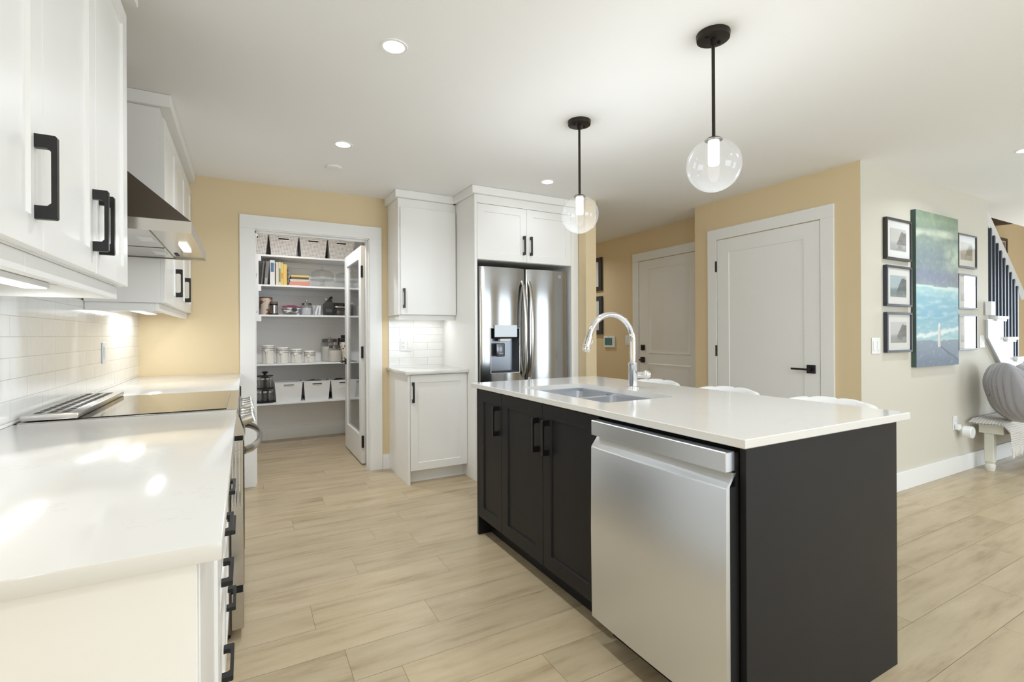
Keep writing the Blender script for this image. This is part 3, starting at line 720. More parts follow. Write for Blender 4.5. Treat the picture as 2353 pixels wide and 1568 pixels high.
for (x0, x1, hole) in ((1.716, 2.158, dh), (2.166, 2.606, None)):
    yf = fridge_door(x0, x1, ZB, 1.782)
    d = obj('door', curved_panel(MB(), x0, x1, ZB, 1.782, yf, 3.778, hole=hole), M_steel_f, fg, smooth=50)
    hx = 2.128 if hole else 2.196
    pts = []
    for k in range(19):
        s = k / 18; z = 0.835 + s * 0.84; bowd = 0.072 * math.sin(PI * s) ** 0.55 if 0 < s < 1 else 0
        pts.append((hx, yf(hx) + 0.004 - bowd, z))
    obj('handle', MB().tube(pts, 0.013, 12, flat=(0.017, 0.009)), M_steel, d)
    if hole:
        yc = yf(1.95)
        rim = MB()
        for s, e, q, r in ((dh[0] - .004, dh[1] + .004, dh[2] - .005, dh[2]), (dh[0] - .004, dh[1] + .004, dh[3], dh[3] + .004), (dh[0] - .005, dh[0], dh[2], dh[3]), (dh[1], dh[1] + .005, dh[2], dh[3])):
            rim.box(s, e, yc - 0.004, yc + 0.05, q, r, 0.001)
        ds = obj('dispenser_rim', rim, M_steel, fg)
        rec = MB()
        rec.raw([(dh[0], yc, dh[2]), (dh[1], yc, dh[2]), (dh[1], yc, dh[3]), (dh[0], yc, dh[3]), (dh[0] + .03, yc + .075, dh[2] + .01), (dh[1] - .03, yc + .075, dh[2] + .01), (dh[1] - .03, yc + .075, dh[3]), (dh[0] + .03, yc + .075, dh[3])],
                [(4, 5, 6, 7), (0, 1, 5, 4), (1, 2, 6, 5), (0, 4, 7, 3), (2, 3, 7, 6)])
        obj('dispenser_recess', rec, mat('dispenser_grey', (120, 122, 126), 0.25, 0.8), fg, smooth=0)
        obj('dispenser_head', MB().box(1.84, 2.06, yc - 0.004, yc + 0.06, 1.175, 1.262, 0.004), M_blackgap, fg)
        obj('control_panel', MB().box(1.843, 2.060, yc - 0.012, yc - 0.0045, 1.188, 1.290, 0.002), M_wax, fg, label='clear film covered control panel')
        obj('nozzle', MB().box(1.90, 2.0, yc - 0.002, yc + 0.05, 1.15, 1.1745, 0.006, 2), M_plast, fg)
        obj('paddle', MB().box(1.875, 1.955, yc + 0.02, yc + 0.03, 1.02, 1.135, 0.008, 2).box(1.895, 1.935, yc + 0.014, yc + 0.0195, 1.045, 1.05), bpy.data.materials['dispenser_grey'], fg)
        obj('drip_tray', MB().box(dh[0] + 0.004, dh[1] - 0.004, yc + 0.004, yc + 0.07, dh[2] + 0.001, dh[2] + 0.01), M_slot, fg)
    else:
        lg = MB().tube([(2.515 + 0.012 * math.cos(2 * PI * k / 24), yf(2.515) - 0.001, 1.732 + 0.012 * math.sin(2 * PI * k / 24)) for k in range(24)], 0.0014, 6, closed=True)
        lg.tube([(2.509, yf(2.51) - 0.001, 1.736), (2.513, yf(2.51) - 0.001, 1.728), (2.520, yf(2.52) - 0.001, 1.736)], 0.0013, 6)
        obj('badge', lg, M_plast, d)
obj('door_gasket', MB().box(2.1585, 2.1655, 3.73, 3.776, ZB, 1.775), M_blackgap, fg)
for z0, z1 in ((0.42, 0.69), (0.05, 0.41)):
    yf = fridge_door(1.716, 2.606, z0, z1)
    d = obj('freezer_drawer', curved_panel(MB(), 1.716, 2.606, z0, z1, lambda x: 3.71 - 0.022 * math.sin(PI * (x - 1.716) / 0.89) ** 0.5 if 1.716 < x < 2.606 else 3.71, 3.778), M_steel_f, fg, smooth=50)
    obj('handle', MB().tube([(1.80, 3.695, z1 - 0.06), (1.81, 3.65, z1 - 0.06), (2.51, 3.65, z1 - 0.06), (2.52, 3.695, z1 - 0.06)], 0.011, 10), M_steel, d)
for x in (1.76, 2.56):
    for y in (3.82, 4.36): obj('foot', MB().cyl((x, y, 0), 0.02, 0.0195, 'z', 10), M_blackgap, fg)

# ---- outlet and switches
def plate(name, label, cat, M, a0, a1, z0, z1, kind_):
    c = M((a0 + a1) / 2, (z0 + z1) / 2, 0)
    t = thing(name, label, cat, c)
    obj('cover_plate', mbox(MB(), M, a0, a1, z0, z1, 0.0005, 0.006, 0.002), M_plast, t)
    n = len(kind_); w = (a1 - a0) / n; zc = (z0 + z1) / 2
    for i, k in enumerate(kind_):
        ac = a0 + w * (i + .5)
        if k == 's': obj('rocker', mbox(MB(), M, ac - .017, ac + .017, zc - .034, zc + .034, 0.0061, 0.0095, 0.001), M_plast, t)
        else:
            r = obj('receptacle', mbox(MB(), M, ac - .017, ac + .017, zc - .034, zc + .034, 0.0061, 0.0085, 0.001), M_plast, t)
            s = MB()
            for dz in (-.019, .016):
                mbox(s, M, ac - .008, ac - .0055, zc + dz - .002, zc + dz + .006, 0.0086, 0.0088); mbox(s, M, ac + .005, ac + .0075, zc + dz - .002, zc + dz + .006, 0.0086, 0.0088)
                mbox(s, M, ac - .002, ac + .002, zc + dz - .009, zc + dz - .005, 0.0086, 0.0088)
            obj('slot', s, M_slot, r)
    return t
plate('outlet', 'white double outlet and switch plate on tile beside fridge', 'outlet', facemap('-y', YP - 0.008), 1.248, 1.362, 1.062, 1.178, 'os')
plate('light_switch', 'white switch plate on left tile beyond the range', 'light switch', facemap('+x', XL + 0.0075), 3.388, 3.46, 1.06, 1.178, 's')
plate('light_switch', 'white double switch plate left of the lowest left frame', 'light switch', facemap('-y', YW), 3.99, 4.108, 1.055, 1.172, 'ss')
plate('light_switch', 'white dimmer switch plate right of the framed pictures', 'light switch', facemap('-y', YW), 5.868, 5.975, 1.067, 1.18, 's')
plate('light_switch', 'white switch plate beside the hall entry door', 'light switch', facemap('-x', XH), 4.625, 4.70, 1.07, 1.19, 's')
plate('outlet', 'white low outlet plate above baseboard holding the plug in', 'outlet', facemap('-y', YW), 5.313, 5.39, 0.372, 0.49, 'o')
pl = thing('plug_in_device', 'round white plug in device in the low wall outlet', 'air freshener', (5.40, YW - 0.02, 0.36))
obj('plug_body', MB().box(5.325, 5.385, YW - 0.035, YW - 0.0092, 0.375, 0.42, 0.004).box(5.375, 5.41, YW - 0.04, YW - 0.01, 0.36, 0.40, 0.004), M_plast, pl)
obj('cap', MB().lathe([(0.046, -0.005), (0.05, 0.0), (0.05, 0.052), (0.045, 0.057)], (5.41, YW - 0.098, 0.358), 28, 'y'), M_plast, pl)
th = thing('security_panel', 'white wall panel with teal screen beside hall frames', 'security panel', (XH, 4.99, 1.1))
obj('housing', mbox(MB(), Mh, 4.89, 5.10, 1.032, 1.18, 0.001, 0.024, 0.004), M_plast, th)
obj('screen', mbox(MB(), Mh, 4.925, 5.075, 1.062, 1.157, 0.0245, 0.0255), mat('teal_screen', (62, 104, 104), 0.15, emit=(62, 104, 104), estr=0.15), th)
obj('camera_dot', MB().cyl((XH - 0.0265, 5.0, 1.169), 0.005, 0.002, 'x', 10), M_slot, th)

# ================================================================== ISLAND
IX0, IX1, IY0, IY1 = 1.235, 2.083, 0.890, 2.708
Mi = facemap('-x', IX0 + 0.02)
isl = thing('island_cabinet', 'charcoal kitchen island cabinet under white quartz top', 'kitchen island', (1.66, 1.8, 0))
obj('end_panel', MB().box(IX0, IX1, IY0, IY0 + 0.02, 0, 0.888, 0.001), M_dark, isl)
ep = MB().prism([(IX0, 0.0), (IX0, 0.888), (IX1, 0.888), (IX1, 0)], lambda a, b, d: (a, d, b), IY1 - 0.02, IY1)
obj('end_panel', ep, M_dark, isl)
obj('back_panel', MB().box(1.83, 1.848, IY0 + 0.0205, IY1 - 0.0205, 0, 0.888), M_dark, isl)
obj('carcass', MB().box(IX0 + 0.0205, 1.8295, 2.384, IY1 - 0.0205, 0.108, 0.886).box(IX0 + 0.0205, 1.8295, 1.53, 1.55, 0.108, 0.886).box(IX0 + 0.0205, 1.8295, 1.5505, 2.3835, 0.108, 0.60).box(IX0 + 0.0205, 1.27, 1.5505, 2.3835, 0.6005, 0.886), M_dark, isl)
obj('toe_kick', MB().box(1.318, 1.333, 1.53, IY1 - 0.0205, 0, 0.107), M_dark, isl)
for a0, a1, hpos in ((2.386, 2.6865, 2.428), (1.9635, 2.3835, 2.004), (1.542, 1.9605, 1.916)):
    d = obj('door', shaker(MB(), Mi, a0, a1, 0.113, 0.880, rail=0.066), M_dark, isl)
    obj('pull', pull(facemap('-x', IX0), hpos, 0.728, w=0.014), M_black, d)
# countertop with sink cut-out
SX0, SX1, SY0, SY1 = 1.345, 1.757, 1.632, 2.366
def island_top():
    x0, x1, y0, y1 = 1.208, 2.145, 0.873, 2.735
    def rr(a0, a1, b0, b1, r, n=6):
        p = []
        for cx_, cy_, s in ((a1 - r, b1 - r, 0), (a0 + r, b1 - r, 1), (a0 + r, b0 + r, 2), (a1 - r, b0 + r, 3)):
            for k in range(n + 1):
                an = PI / 2 * (s + k / n); p.append((cx_ + r * math.cos(an), cy_ + r * math.sin(an)))
        return p
    hole = rr(SX0, SX1, SY0, SY1, 0.03); n = len(hole)
    outer = []
    cx_, cy_ = (SX0 + SX1) / 2, (SY0 + SY1) / 2
    # outer loop with as many points as the hole: corners plus points along the sides
    q = n // 4
    def side(pa, pb): return [(pa[0] + (pb[0] - pa[0]) * k / q, pa[1] + (pb[1] - pa[1]) * k / q) for k in range(q)]
    A, B, C, D = (x1, (SY0 + SY1) / 2), (x0, cy_), (x0, y0), (x1, y0)
    pts = side((x1, y1), (x0, y1)); 
    seq = [(x1, y1), (x0, y1), (x0, y0), (x1, y0)]
    h = q // 2
    for s in range(4):
        c = seq[s]; prev = seq[s - 1]; nxt = seq[(s + 1) % 4]
        for k in range(q):
            t = (k - h) / q
            if t < 0: e = 0.5 * (-t); outer.append((c[0] + (prev[0] - c[0]) * e, c[1] + (prev[1] - c[1]) * e))
            else: e = 0.5 * t; outer.append((c[0] + (nxt[0] - c[0]) * e, c[1] + (nxt[1] - c[1]) * e))
    vs, fs = [], []
    zb, zt = 0.889, CT; e = 0.0025
    loops = [[(x, y, zt) for x, y in hole]]
    def inset(p, d): return (min(max(p[0], x0 + d), x1 - d), min(max(p[1], y0 + d), y1 - d))
    loops.append([(*inset(p, e), zt) for p in outer]); loops.append([(*p, zt - e) for p in outer])
    loops.append([(*p, zb + e) for p in outer]); loops.append([(*inset(p, e), zb) for p in outer]); loops.append([(x, y, zb) for x, y in hole])
    for l in loops: vs += l
    L = len(loops)
    for j in range(L):
        for k in range(n):
            fs.append((j * n + k, j * n + (k + 1) % n, ((j + 1) % L) * n + (k + 1) % n, ((j + 1) % L) * n + k))
    return MB().raw(vs, fs)
tag(obj('island_countertop', island_top(), M_quartz), 'white quartz island countertop with sink cut out', 'countertop')
# sink: two undermounted bowls
sk = thing('sink', 'double bowl stainless sink set under the island countertop', 'sink', (1.55, 2.0, 0.70))
def bowl(x0, x1, y0, y1, z0, z1, r=0.045, n=5):
    def loop(a0, a1, b0, b1, rr, z):
        p = []
        for cx_, cy_, s in ((a1 - rr, b1 - rr, 0), (a0 + rr, b1 - rr, 1), (a0 + rr, b0 + rr, 2), (a1 - rr, b0 + rr, 3)):
            for k in range(n + 1):
                an = PI / 2 * (s + k / n); p.append((cx_ + rr * math.cos(an), cy_ + rr * math.sin(an), z))
        return p
    ls = [loop(x0, x1, y0, y1, r, z1), loop(x0, x1, y0, y1, r, z0 + 0.02), loop(x0 + .006, x1 - .006, y0 + .006, y1 - .006, r, z0 + 0.006), loop(x0 + .02, x1 - .02, y0 + .02, y1 - .02, r - .01, z0)]
    m = len(ls[0]); vs = [v for l in ls for v in l]; fs = [tuple(range(3 * m, 4 * m))]
    for j in range(3):
        for k in range(m): fs.append((j * m + k, j * m + (k + 1) % m, (j + 1) * m + (k + 1) % m, (j + 1) * m + k))
    return MB().raw(vs, fs)
ydiv = 2.085
for y0, y1 in ((SY0 - 0.006, ydiv - 0.014), (ydiv + 0.014, SY1 + 0.006)):
    b = obj('bowl', bowl(SX0 - 0.006, SX1 + 0.006, y0, y1, 0.69, 0.8735), M_sink, sk, smooth=50)
    obj('drain', MB().lathe([(0.045, 0), (0.045, 0.003), (0.03, 0.004), (0.028, 0.001)], ((SX0 + SX1) / 2 + 0.05, (y0 + y1) / 2, 0.6905), 20), M_chrome, b)
rimm = MB().box(SX0 - 0.02, SX1 + 0.02, ydiv - 0.0155, ydiv + 0.0155, 0.868, 0.874, 0.002)
rimm.box(SX0 - 0.02, SX0 - 0.004, SY0 - 0.02, SY1 + 0.02, 0.8735, 0.8885).box(SX1 + 0.004, SX1 + 0.02, SY0 - 0.02, SY1 + 0.02, 0.8735, 0.8885)
rimm.box(SX0 - 0.02, SX1 + 0.02, SY0 - 0.02, SY0 - 0.004, 0.8735, 0.8885).box(SX0 - 0.02, SX1 + 0.02, SY1 + 0.004, SY1 + 0.02, 0.8735, 0.8885)
obj('rim', rimm, M_sink, sk)
# faucet
fc = thing('faucet', 'polished chrome gooseneck pull down faucet behind the island sink', 'faucet', (1.845, 2.01, CT))
fx, fy = 1.845, 2.01
obj('base', MB().lathe([(0.031, 0.0), (0.031, 0.006), (0.026, 0.010), (0.0225, 0.012), (0.0225, 0.125), (0.0245, 0.128), (0.0245, 0.138), (0.018, 0.142)], (fx, fy, CT + 0.0005), 28), M_chrome, fc)
R = 0.148; zc = CT + 0.249
pts = [(fx, fy, CT + 0.135), (fx, fy, CT + 0.19)] + [(fx - R + R * math.cos(PI * k / 26), fy, zc + R * math.sin(PI * k / 26)) for k in range(27) if PI * k / 26 <= PI * 0.93]
obj('spout', MB().tube(pts, 0.0152, 18), M_chrome, fc)
e = Vector(pts[-1]); dv = (Vector(pts[-1]) - Vector(pts[-2])).normalized()
sp = MB().tube([e - dv * 0.002, e + dv * 0.004, e + dv * 0.005, e + dv * 0.075, e + dv * 0.082], [0.016, 0.016, 0.0185, 0.0205, 0.017], 20)
sh = obj('spray_head', sp, M_chrome, fc)
obj('button', MB().ball(tuple(e + dv * 0.03 + Vector((0.018, -0.004, 0))), 0.011, 12, 8, 0.5, 0.7, 1.4), M_plast, sh)
hb = MB().tube([(fx + 0.018, fy - 0.004, CT + 0.072), (fx + 0.074, fy - 0.022, CT + 0.072)], 0.0185, 18).ball((fx + 0.078, fy - 0.023, CT + 0.072), 0.0245, 20, 12)
lev = obj('handle', hb, M_chrome, fc)
obj('lever', MB().tube([(fx + 0.05, fy - 0.03, CT + 0.074), (fx - 0.008, fy - 0.075, CT + 0.079)], [0.0075, 0.005], 10), M_chrome, lev)

# dishwasher
dw = thing('dishwasher', 'stainless dishwasher at near end of the island', 'dishwasher', (1.5, 1.2, 0))
wy0, wy1 = 0.912, 1.528
obj('tub', MB().box(1.262, 1.80, wy0, wy1, 0.10, 0.872), M_blackgap, dw)
obj('control_bar', MB().box(1.183, 1.222, wy0 + 0.004, wy1 - 0.004, 0.817, 0.874, 0.002), M_steel_dw, dw)
obj('bar_end', MB().box(1.2225, 1.261, wy0 + 0.004, wy1 - 0.004, 0.83, 0.868), M_blackgap, dw)
prof = [(1.198, 0.108), (1.186, 0.108), (1.184, 0.112), (1.1805, 0.45), (1.184, 0.768), (1.1865, 0.775), (1.216, 0.812), (1.226, 0.812), (1.199, 0.777), (1.198, 0.77)]
nb = 20; vs = []; fs = []
for k in range(nb + 1):
    s = k / nb; y = wy0 + 0.003 + s * (wy1 - wy0 - 0.006); bow = 0.006 * (4 * s * (1 - s))
    for x, z in prof: vs.append((x - bow, y, z))
m = len(prof)
for k in range(nb):
    for j in range(m): fs.append((k * m + j, k * m + (j + 1) % m, (k + 1) * m + (j + 1) % m, (k + 1) * m + j))
fs += [tuple(range(m)), tuple(nb * m + j for j in range(m))]
obj('door', MB().raw(vs, fs), M_steel_dw, dw, smooth=25)
obj('side_seal', MB().box(1.1985, 1.2615, wy0 + 0.006, wy1 - 0.006, 0.108, 0.772).box(1.2265, 1.2615, wy0 + 0.006, wy1 - 0.006, 0.7725, 0.829), M_blackgap, dw)
obj('toe_kick', MB().box(1.29, 1.31, wy0 + 0.002, wy1 - 0.002, 0.0, 0.0995), M_blackgap, dw)

# ---- bar stools
M_wht_leather = mat('white_leather', (238, 237, 234), 0.45)
def make_stool(loc, label):
    t = thing('bar_stool', label, 'bar stool', (0, 0, 0), 'bar stools along the island')
    obj('seat', MB().lathe([(0.02, 0.60), (0.17, 0.60), (0.20, 0.615), (0.205, 0.65), (0.19, 0.675), (0.10, 0.685), (0.02, 0.686)], (0, 0, 0), 28), M_wht_leather, t)
    nseg = 6; vs = []; n = 48; ring = [(0.0, 0.0), (0.0, 0.18), (0.012, 0.208), (0.028, 0.214), (0.044, 0.208), (0.056, 0.18), (0.056, 0.0)]
    for k in range(n + 1):
        s = k / n; an = -PI * 0.52 + PI * 1.04 * s; drop = 0.10 * abs(2 * s - 1) ** 3.0
        seam = 0.006 * (abs(math.sin(PI * s * nseg)) ** 0.3 - 1)
        for d, z in ring:
            r = 0.176 + d + (seam if 0 < d else -seam * 0.5)
            vs.append((r * math.cos(an), r * 1.18 * math.sin(an), 0.672 + z * (1 - drop / 0.214 * 0.9) + (seam if z > 0.2 else 0)))
    m = len(ring); fs = [(k * m + j, k * m + j + 1, (k + 1) * m + j + 1, (k + 1) * m + j) for k in range(n) for j in range(m - 1)]
    fs += [(k * m + m - 1, k * m, (k + 1) * m, (k + 1) * m + m - 1) for k in range(n)] + [tuple(range(m)), tuple(n * m + j for j in range(m))]
    obj('backrest', MB().raw(vs, fs), M_wht_leather, t, smooth=60)
    for sx in (-1, 1):
        for sy in (-1, 1): obj('leg', MB().tube([(0.13 * sx, 0.13 * sy, 0.605), (0.19 * sx, 0.19 * sy, 0.0)], [0.016, 0.011], 10), M_black, t)
    obj('footrest', MB().tube([(0.166 * a, 0.166 * b, 0.25) for a, b in ((1, 1), (-1, 1), (-1, -1), (1, -1))], 0.009, 8, closed=True), M_black, t)
    t.location = loc
    return t
st = make_stool((2.40, 2.52, 0), 'white bar stool behind the island, beyond the faucet')
dup(st, (2.40, 1.945, 0), 'middle white bar stool behind the island, before the closet door')
dup(st, (2.40, 1.36, 0), 'white bar stool behind the island, nearest its near corner')

# ================================================================== CEILING LIGHTS
def pendant(x, y, label):
    t = thing('pendant_light', label, 'pendant light', (x, y, ceil_z), 'globe pendants over the island')
    cn = MB().lathe([(0.066, 0.0), (0.066, -0.006), (0.064, -0.022), (0.058, -0.024)], (x, y, ceil_z - 0.0005), 32)
    c = obj('canopy', cn, M_bronze, t)
    mb = MB()
    for s in (-1, 1): mb.box(x + s * 0.035 - 0.005, x + s * 0.035 + 0.005, y - 0.006, y + 0.006, ceil_z - 0.030, ceil_z - 0.0246, 0.001)
    mb.cyl((x, y, ceil_z - 0.045), 0.011, 0.021, 'z', 12)
    obj('screw', mb, M_blackgap, c)
    obj('rod', MB().cyl((x, y, 2.012), 0.0068, ceil_z - 0.044 - 2.012, 'z', 14), M_bronze, t)
    obj('cap', MB().lathe([(0.010, 0.014), (0.026, 0.008), (0.036, 0.0)], (x, y, 2.004), 24), M_bronze, t)
    def fn(u, v):
        a = 2 * PI * u; b = PI * (0.09 + 0.908 * v); r = 0.108
        return (x + r * math.sin(b) * math.cos(a), y + r * math.sin(b) * math.sin(a), 1.901 + r * math.cos(b))
    obj('globe', MB().grid(48, 28, fn, True), M_globe, t, smooth=80)
    obj('bulb', MB().lathe([(0.004, -0.10), (0.02, -0.098), (0.022, -0.09), (0.022, 0.0), (0.01, 0.004)], (x, y, 2.0), 24), M_bulb, t, label='glowing frosted bulb')
    d = bpy.data.lights.new('pendant_glow', 'POINT'); d.energy = 7.0; d.color = WARM; d.shadow_soft_size = 0.03
    o = bpy.data.objects.new('pendant_glow', d); COL.objects.link(o); o.location = (x, y, 1.86)
    return t
pendant(1.692, 1.36, 'clear globe pendant on dark rod, larger one nearest viewer')
pendant(1.70, 2.286, 'clear globe pendant on dark rod, farther one before fridge')

def downlight(x, y, label, power=7.3, seen=True):
    t = thing('downlight', label, 'recessed light', (x, y, ceil_z), 'recessed ceiling lights')
    obj('trim_ring', MB().lathe([(0.045, -0.003), (0.056, -0.004), (0.058, -0.0005)], (x, y, ceil_z), 32, cap=False), M_plast, t)
    obj('lens', MB().lathe([(0.0455, -0.0008), (0.0455, -0.0028)], (x, y, ceil_z), 28), M_lamp, t)
    area('downlight_glow', (x, y, ceil_z - 0.006), (0, 0, 0), 0.09, 0.09, power, WARM, 'DISK', spread=math.radians(150))
downlight(0.562, 2.064, 'round recessed ceiling light nearest the viewer at upper centre')
downlight(0.559, 3.279, 'round recessed ceiling light before the pantry doorway')
downlight(2.146, 3.315, 'round recessed ceiling light before the fridge housing', 0.9)
downlight(4.64, 1.226, 'round recessed ceiling light near the painting wall')
downlight(0.56, 0.6, 'unseen recessed fill light added above the viewer', 3.0)  # this and the following downlights are unseen, added as fill
downlight(2.15, 0.25, 'recessed fill light added above the near end of island, out of frame')
downlight(0.56, -0.9, 'added recessed fill light behind the viewer, left one')
downlight(2.6, -1.6, 'added recessed fill light behind the viewer, right one')
downlight(4.64, -0.9, 'added recessed fill light over the living area')
downlight(3.5, 5.6, 'added recessed fill light hidden in the hall', 6.5)  # unseen, added to brighten the hall
sm = thing('ceiling_sensor', 'small flat white round ceiling sensor before pantry', 'smoke alarm', (0.574, 3.751, ceil_z))
obj('body', MB().lathe([(0.058, 0.0), (0.058, -0.008), (0.053, -0.013), (0.02, -0.015)], (0.574, 3.751, ceil_z - 0.0003), 32), M_plast, sm)

# ================================================================== PICTURES
def paint_grid(name, M, a0, a1, z0, z1, d, fn, na, nz, m, parent):
    vs = []; cs = []
    for j in range(nz):
        for i in range(na):
            s, t = i / (na - 1), j / (nz - 1)
            vs.append(M(a0 + (a1 - a0) * s, z0 + (z1 - z0) * t, d)); cs.append((*lin(fn(s, t)), 1))
    fs = [(j * na + i, j * na + i + 1, (j + 1) * na + i + 1, (j + 1) * na + i) for j in range(nz - 1) for i in range(na - 1)]
    o = obj(name, MB().raw(vs, fs), m, parent)
    ca = o.data.color_attributes.new('paint', 'FLOAT_COLOR', 'POINT')
    for i, c in enumerate(cs): ca.data[i].color = c
    return o
def mixl(a, b, f):
    f = max(0, min(1, f)); return tuple(a[i] + (b[i] - a[i]) * f for i in range(3))
def fbm(x, y, z=0.0, o=4): return noise.fractal(Vector((x, y, z)), 1.0, 2.0, o)
def art_base(s, t):
    n1 = fbm(s * 3, t * 7, 1); n2 = fbm(s * 8, t * 22, 5); n3 = fbm(s * 5, t * 42, 9); n4 = fbm(s * 14, t * 40, 3)
    v = t + 0.010 * n1
    def bell(x, c, w): return max(0, 1 - ((x - c) / w) ** 2)
    if v > 0.525:                                     # trees, cloud and cliffs
        c = mixl((126, 138, 146), (108, 124, 104), (v - 0.6) * 3)
        c = mixl(c, (100, 114, 122), 0.8 * bell(v, 0.70, 0.11) * max(0, min(1, (0.72 - s) * 6)))
        c = mixl(c, (104, 110, 138), 0.85 * bell(v, 0.59, 0.06))
        c = mixl(c, (112, 116, 126), 0.6 * bell(v, 0.60, 0.09) * max(0, (s - 0.62) * 5) )
        c = mixl(c, (186, 200, 164), (0.55 + 0.5 * n2) * bell(v, 0.72, 0.12) * max(0, min(1, (s - 0.60) * 5)))
        c = mixl(c, (196, 202, 176), 0.85 * bell(v, 0.855 + 0.03 * s, 0.035 + 0.02 * n1) * (1 - 0.5 * s))
        c = mixl(c, (206, 212, 186), 0.8 * bell(v, 0.875, 0.028) * bell(s, 0.68, 0.22))
        c = mixl(c, (122, 142, 112), min(0.9, max(0, (v - 0.89) * 14)))
        c = mixl(c, (92, 112, 80), max(0, (v - 0.955) * 9))
        c = mixl(c, (150, 170, 120), 0.5 * bell(s, 0.40 + 0.05 * math.sin(v * 30), 0.05) * max(0, (v - 0.86) * 7))
        c = mixl(c, (206, 214, 190), max(0, n4) * 0.22); c = mixl(c, (78, 92, 92), max(0, -n2) * 0.35)
        return c
    if v > 0.17:                                     # turquoise water with surf
        k = (v - 0.17) / 0.355
        c = mixl((150, 186, 190), (112, 164, 188), min(1, k * 2.2)); c = mixl(c, (146, 192, 200), max(0, (k - 0.45) * 1.4)); c = mixl(c, (182, 210, 204), max(0, (k - 0.78) * 3.2))
        c = mixl(c, (206, 222, 220), max(0, n3) * 0.65); c = mixl(c, (96, 148, 176), max(0, -n3) * 0.35)
        c = mixl(c, (216, 226, 220), 0.75 * bell(v, 0.525 - 0.03 * max(0, s - 0.5), 0.02))
        c = mixl(c, (228, 234, 230), 0.9 * bell(v, 0.195 + 0.055 * s + 0.012 * n2, 0.018))
    else:                                            # grey road
        c = mixl((122, 132, 148), (94, 106, 128), (0.17 - v) * 7 + 0.25 * n1)
        c = mixl(c, (170, 178, 184), max(0, n4 - 0.25) * 0.8)
        if abs((s - 0.55) * 0.22 + (v - 0.125)) < 0.007 and s > 0.55: c = (78, 90, 106)
    if abs(s - 0.52) < 0.036 and 0.125 < t < 0.26: c = mixl((226, 222, 214), (172, 164, 156), abs(s - 0.51) * 24)
    if math.hypot((s - 0.52) * 0.6, t - 0.268) < 0.014: c = (228, 225, 218)
    return c
def art_sea(s, t): return mixl(art_base(s, t), (206, 214, 208), 0.24)  # pale veil: window glare mixed into the painting's colours
Mp = facemap('-y', YW)
cv = thing('canvas_painting', 'tall canvas painting of green cliffs, surf and grey road', 'painting', (4.95, YW, 1.5))
obj('stretcher', mbox(MB(), Mp, 4.585, 5.335, 0.936, 2.172, 0.001, 0.034, 0.002), mat('canvas_edge', (74, 92, 84), 0.75), cv)
paint_grid('canvas', Mp, 4.586, 5.334, 0.937, 2.171, 0.0348, art_sea, 72, 150, M_canvas, cv)
def art_rock(seed, sky, sea, rock):
    def fn(s, t):
        n = fbm(s * 4 + seed, t * 6, seed); c = mixl(sea, sky, (t - 0.32) * 8 + n * 0.6)
        h = 0.35 + 0.55 * max(0, min(1, (s - 0.42) * 3.2)) * (1 - 0.35 * max(0, s - 0.7)) + 0.05 * n
        if s > 0.4 and 0.30 < t < h: c = mixl(rock, sky, 0.15 + 0.25 * n)
        if t < 0.30: c = mixl(c, rock, 0.35 + 0.5 * n if s > 0.35 else 0.1)
        if t < 0.12: c = mixl(c, (160, 156, 148), 0.5)
        return c
    return fn
def frame(name, label, M, a0, a1, z0, z1, dep, fw, mw, m_fr, art, group):
    c = M((a0 + a1) / 2, (z0 + z1) / 2, 0); t = thing(name, label, 'picture frame', c, group)
    mb = MB()
    mbox(mb, M, a0, a1, z0, z0 + fw, 0.001, dep, 0.001); mbox(mb, M, a0, a1, z1 - fw, z1, 0.001, dep, 0.001)
    mbox(mb, M, a0, a0 + fw, z0 + fw, z1 - fw, 0.001, dep, 0.001); mbox(mb, M, a1 - fw, a1, z0 + fw, z1 - fw, 0.001, dep, 0.001)
    obj('frame', mb, m_fr, t)
    obj('mat_board', mbox(MB(), M, a0 + fw, a1 - fw, z0 + fw, z1 - fw, 0.002, dep - 0.012), M_matb, t, label='white mat board')
    if art: paint_grid('print', M, a0 + fw + mw, a1 - fw - mw, z0 + fw + mw, z1 - fw - mw, dep - 0.0115, art, 24, 24, M_print, t)
    obj('glass', mbox(MB(), M, a0 + fw, a1 - fw, z0 + fw, z1 - fw, dep - 0.006, dep - 0.005), M_picglass, t)
    return t
M_matb = mat('white_mat_board', (238, 238, 236), 0.7)
M_frame = mat('dark_walnut_frame', (52, 48, 46), 0.35)
M_frameb = mat('slate_frame', (52, 58, 70), 0.3)
grey = lambda sd: art_rock(sd, (206, 204, 198), (182, 182, 180), (98, 96, 92))
GL = 'framed prints around the painting'
frame('picture_frame', 'framed grey rock print left of painting, topmost of three', Mp, 4.158, 4.545, 1.757, 2.068, 0.028, 0.017, 0.055, M_frame, grey(2), GL)
frame('picture_frame', 'framed blue sea print left of painting, middle of three', Mp, 4.158, 4.545, 1.407, 1.713, 0.028, 0.017, 0.055, M_frameb, art_rock(5, (178, 198, 206), (120, 150, 160), (62, 82, 92)), GL)
frame('picture_frame', 'framed pale cliff print left of painting, lowest of three', Mp, 4.16, 4.545, 1.06, 1.362, 0.028, 0.017, 0.055, M_frameb, art_rock(9, (210, 212, 214), (168, 176, 180), (84, 96, 104)), GL)
frame('picture_frame', 'framed beige rock print right of painting, topmost of three', Mp, 5.372, 5.752, 1.772, 2.064, 0.026, 0.014, 0.055, M_frame, art_rock(13, (206, 198, 184), (176, 172, 164), (110, 106, 100)), GL)
frame('picture_frame', 'glare covered framed print right of painting, middle of three', Mp, 5.372, 5.752, 1.412, 1.716, 0.026, 0.014, 0.055, M_frame, art_rock(17, (214, 216, 218), (190, 194, 198), (150, 156, 162)), GL)
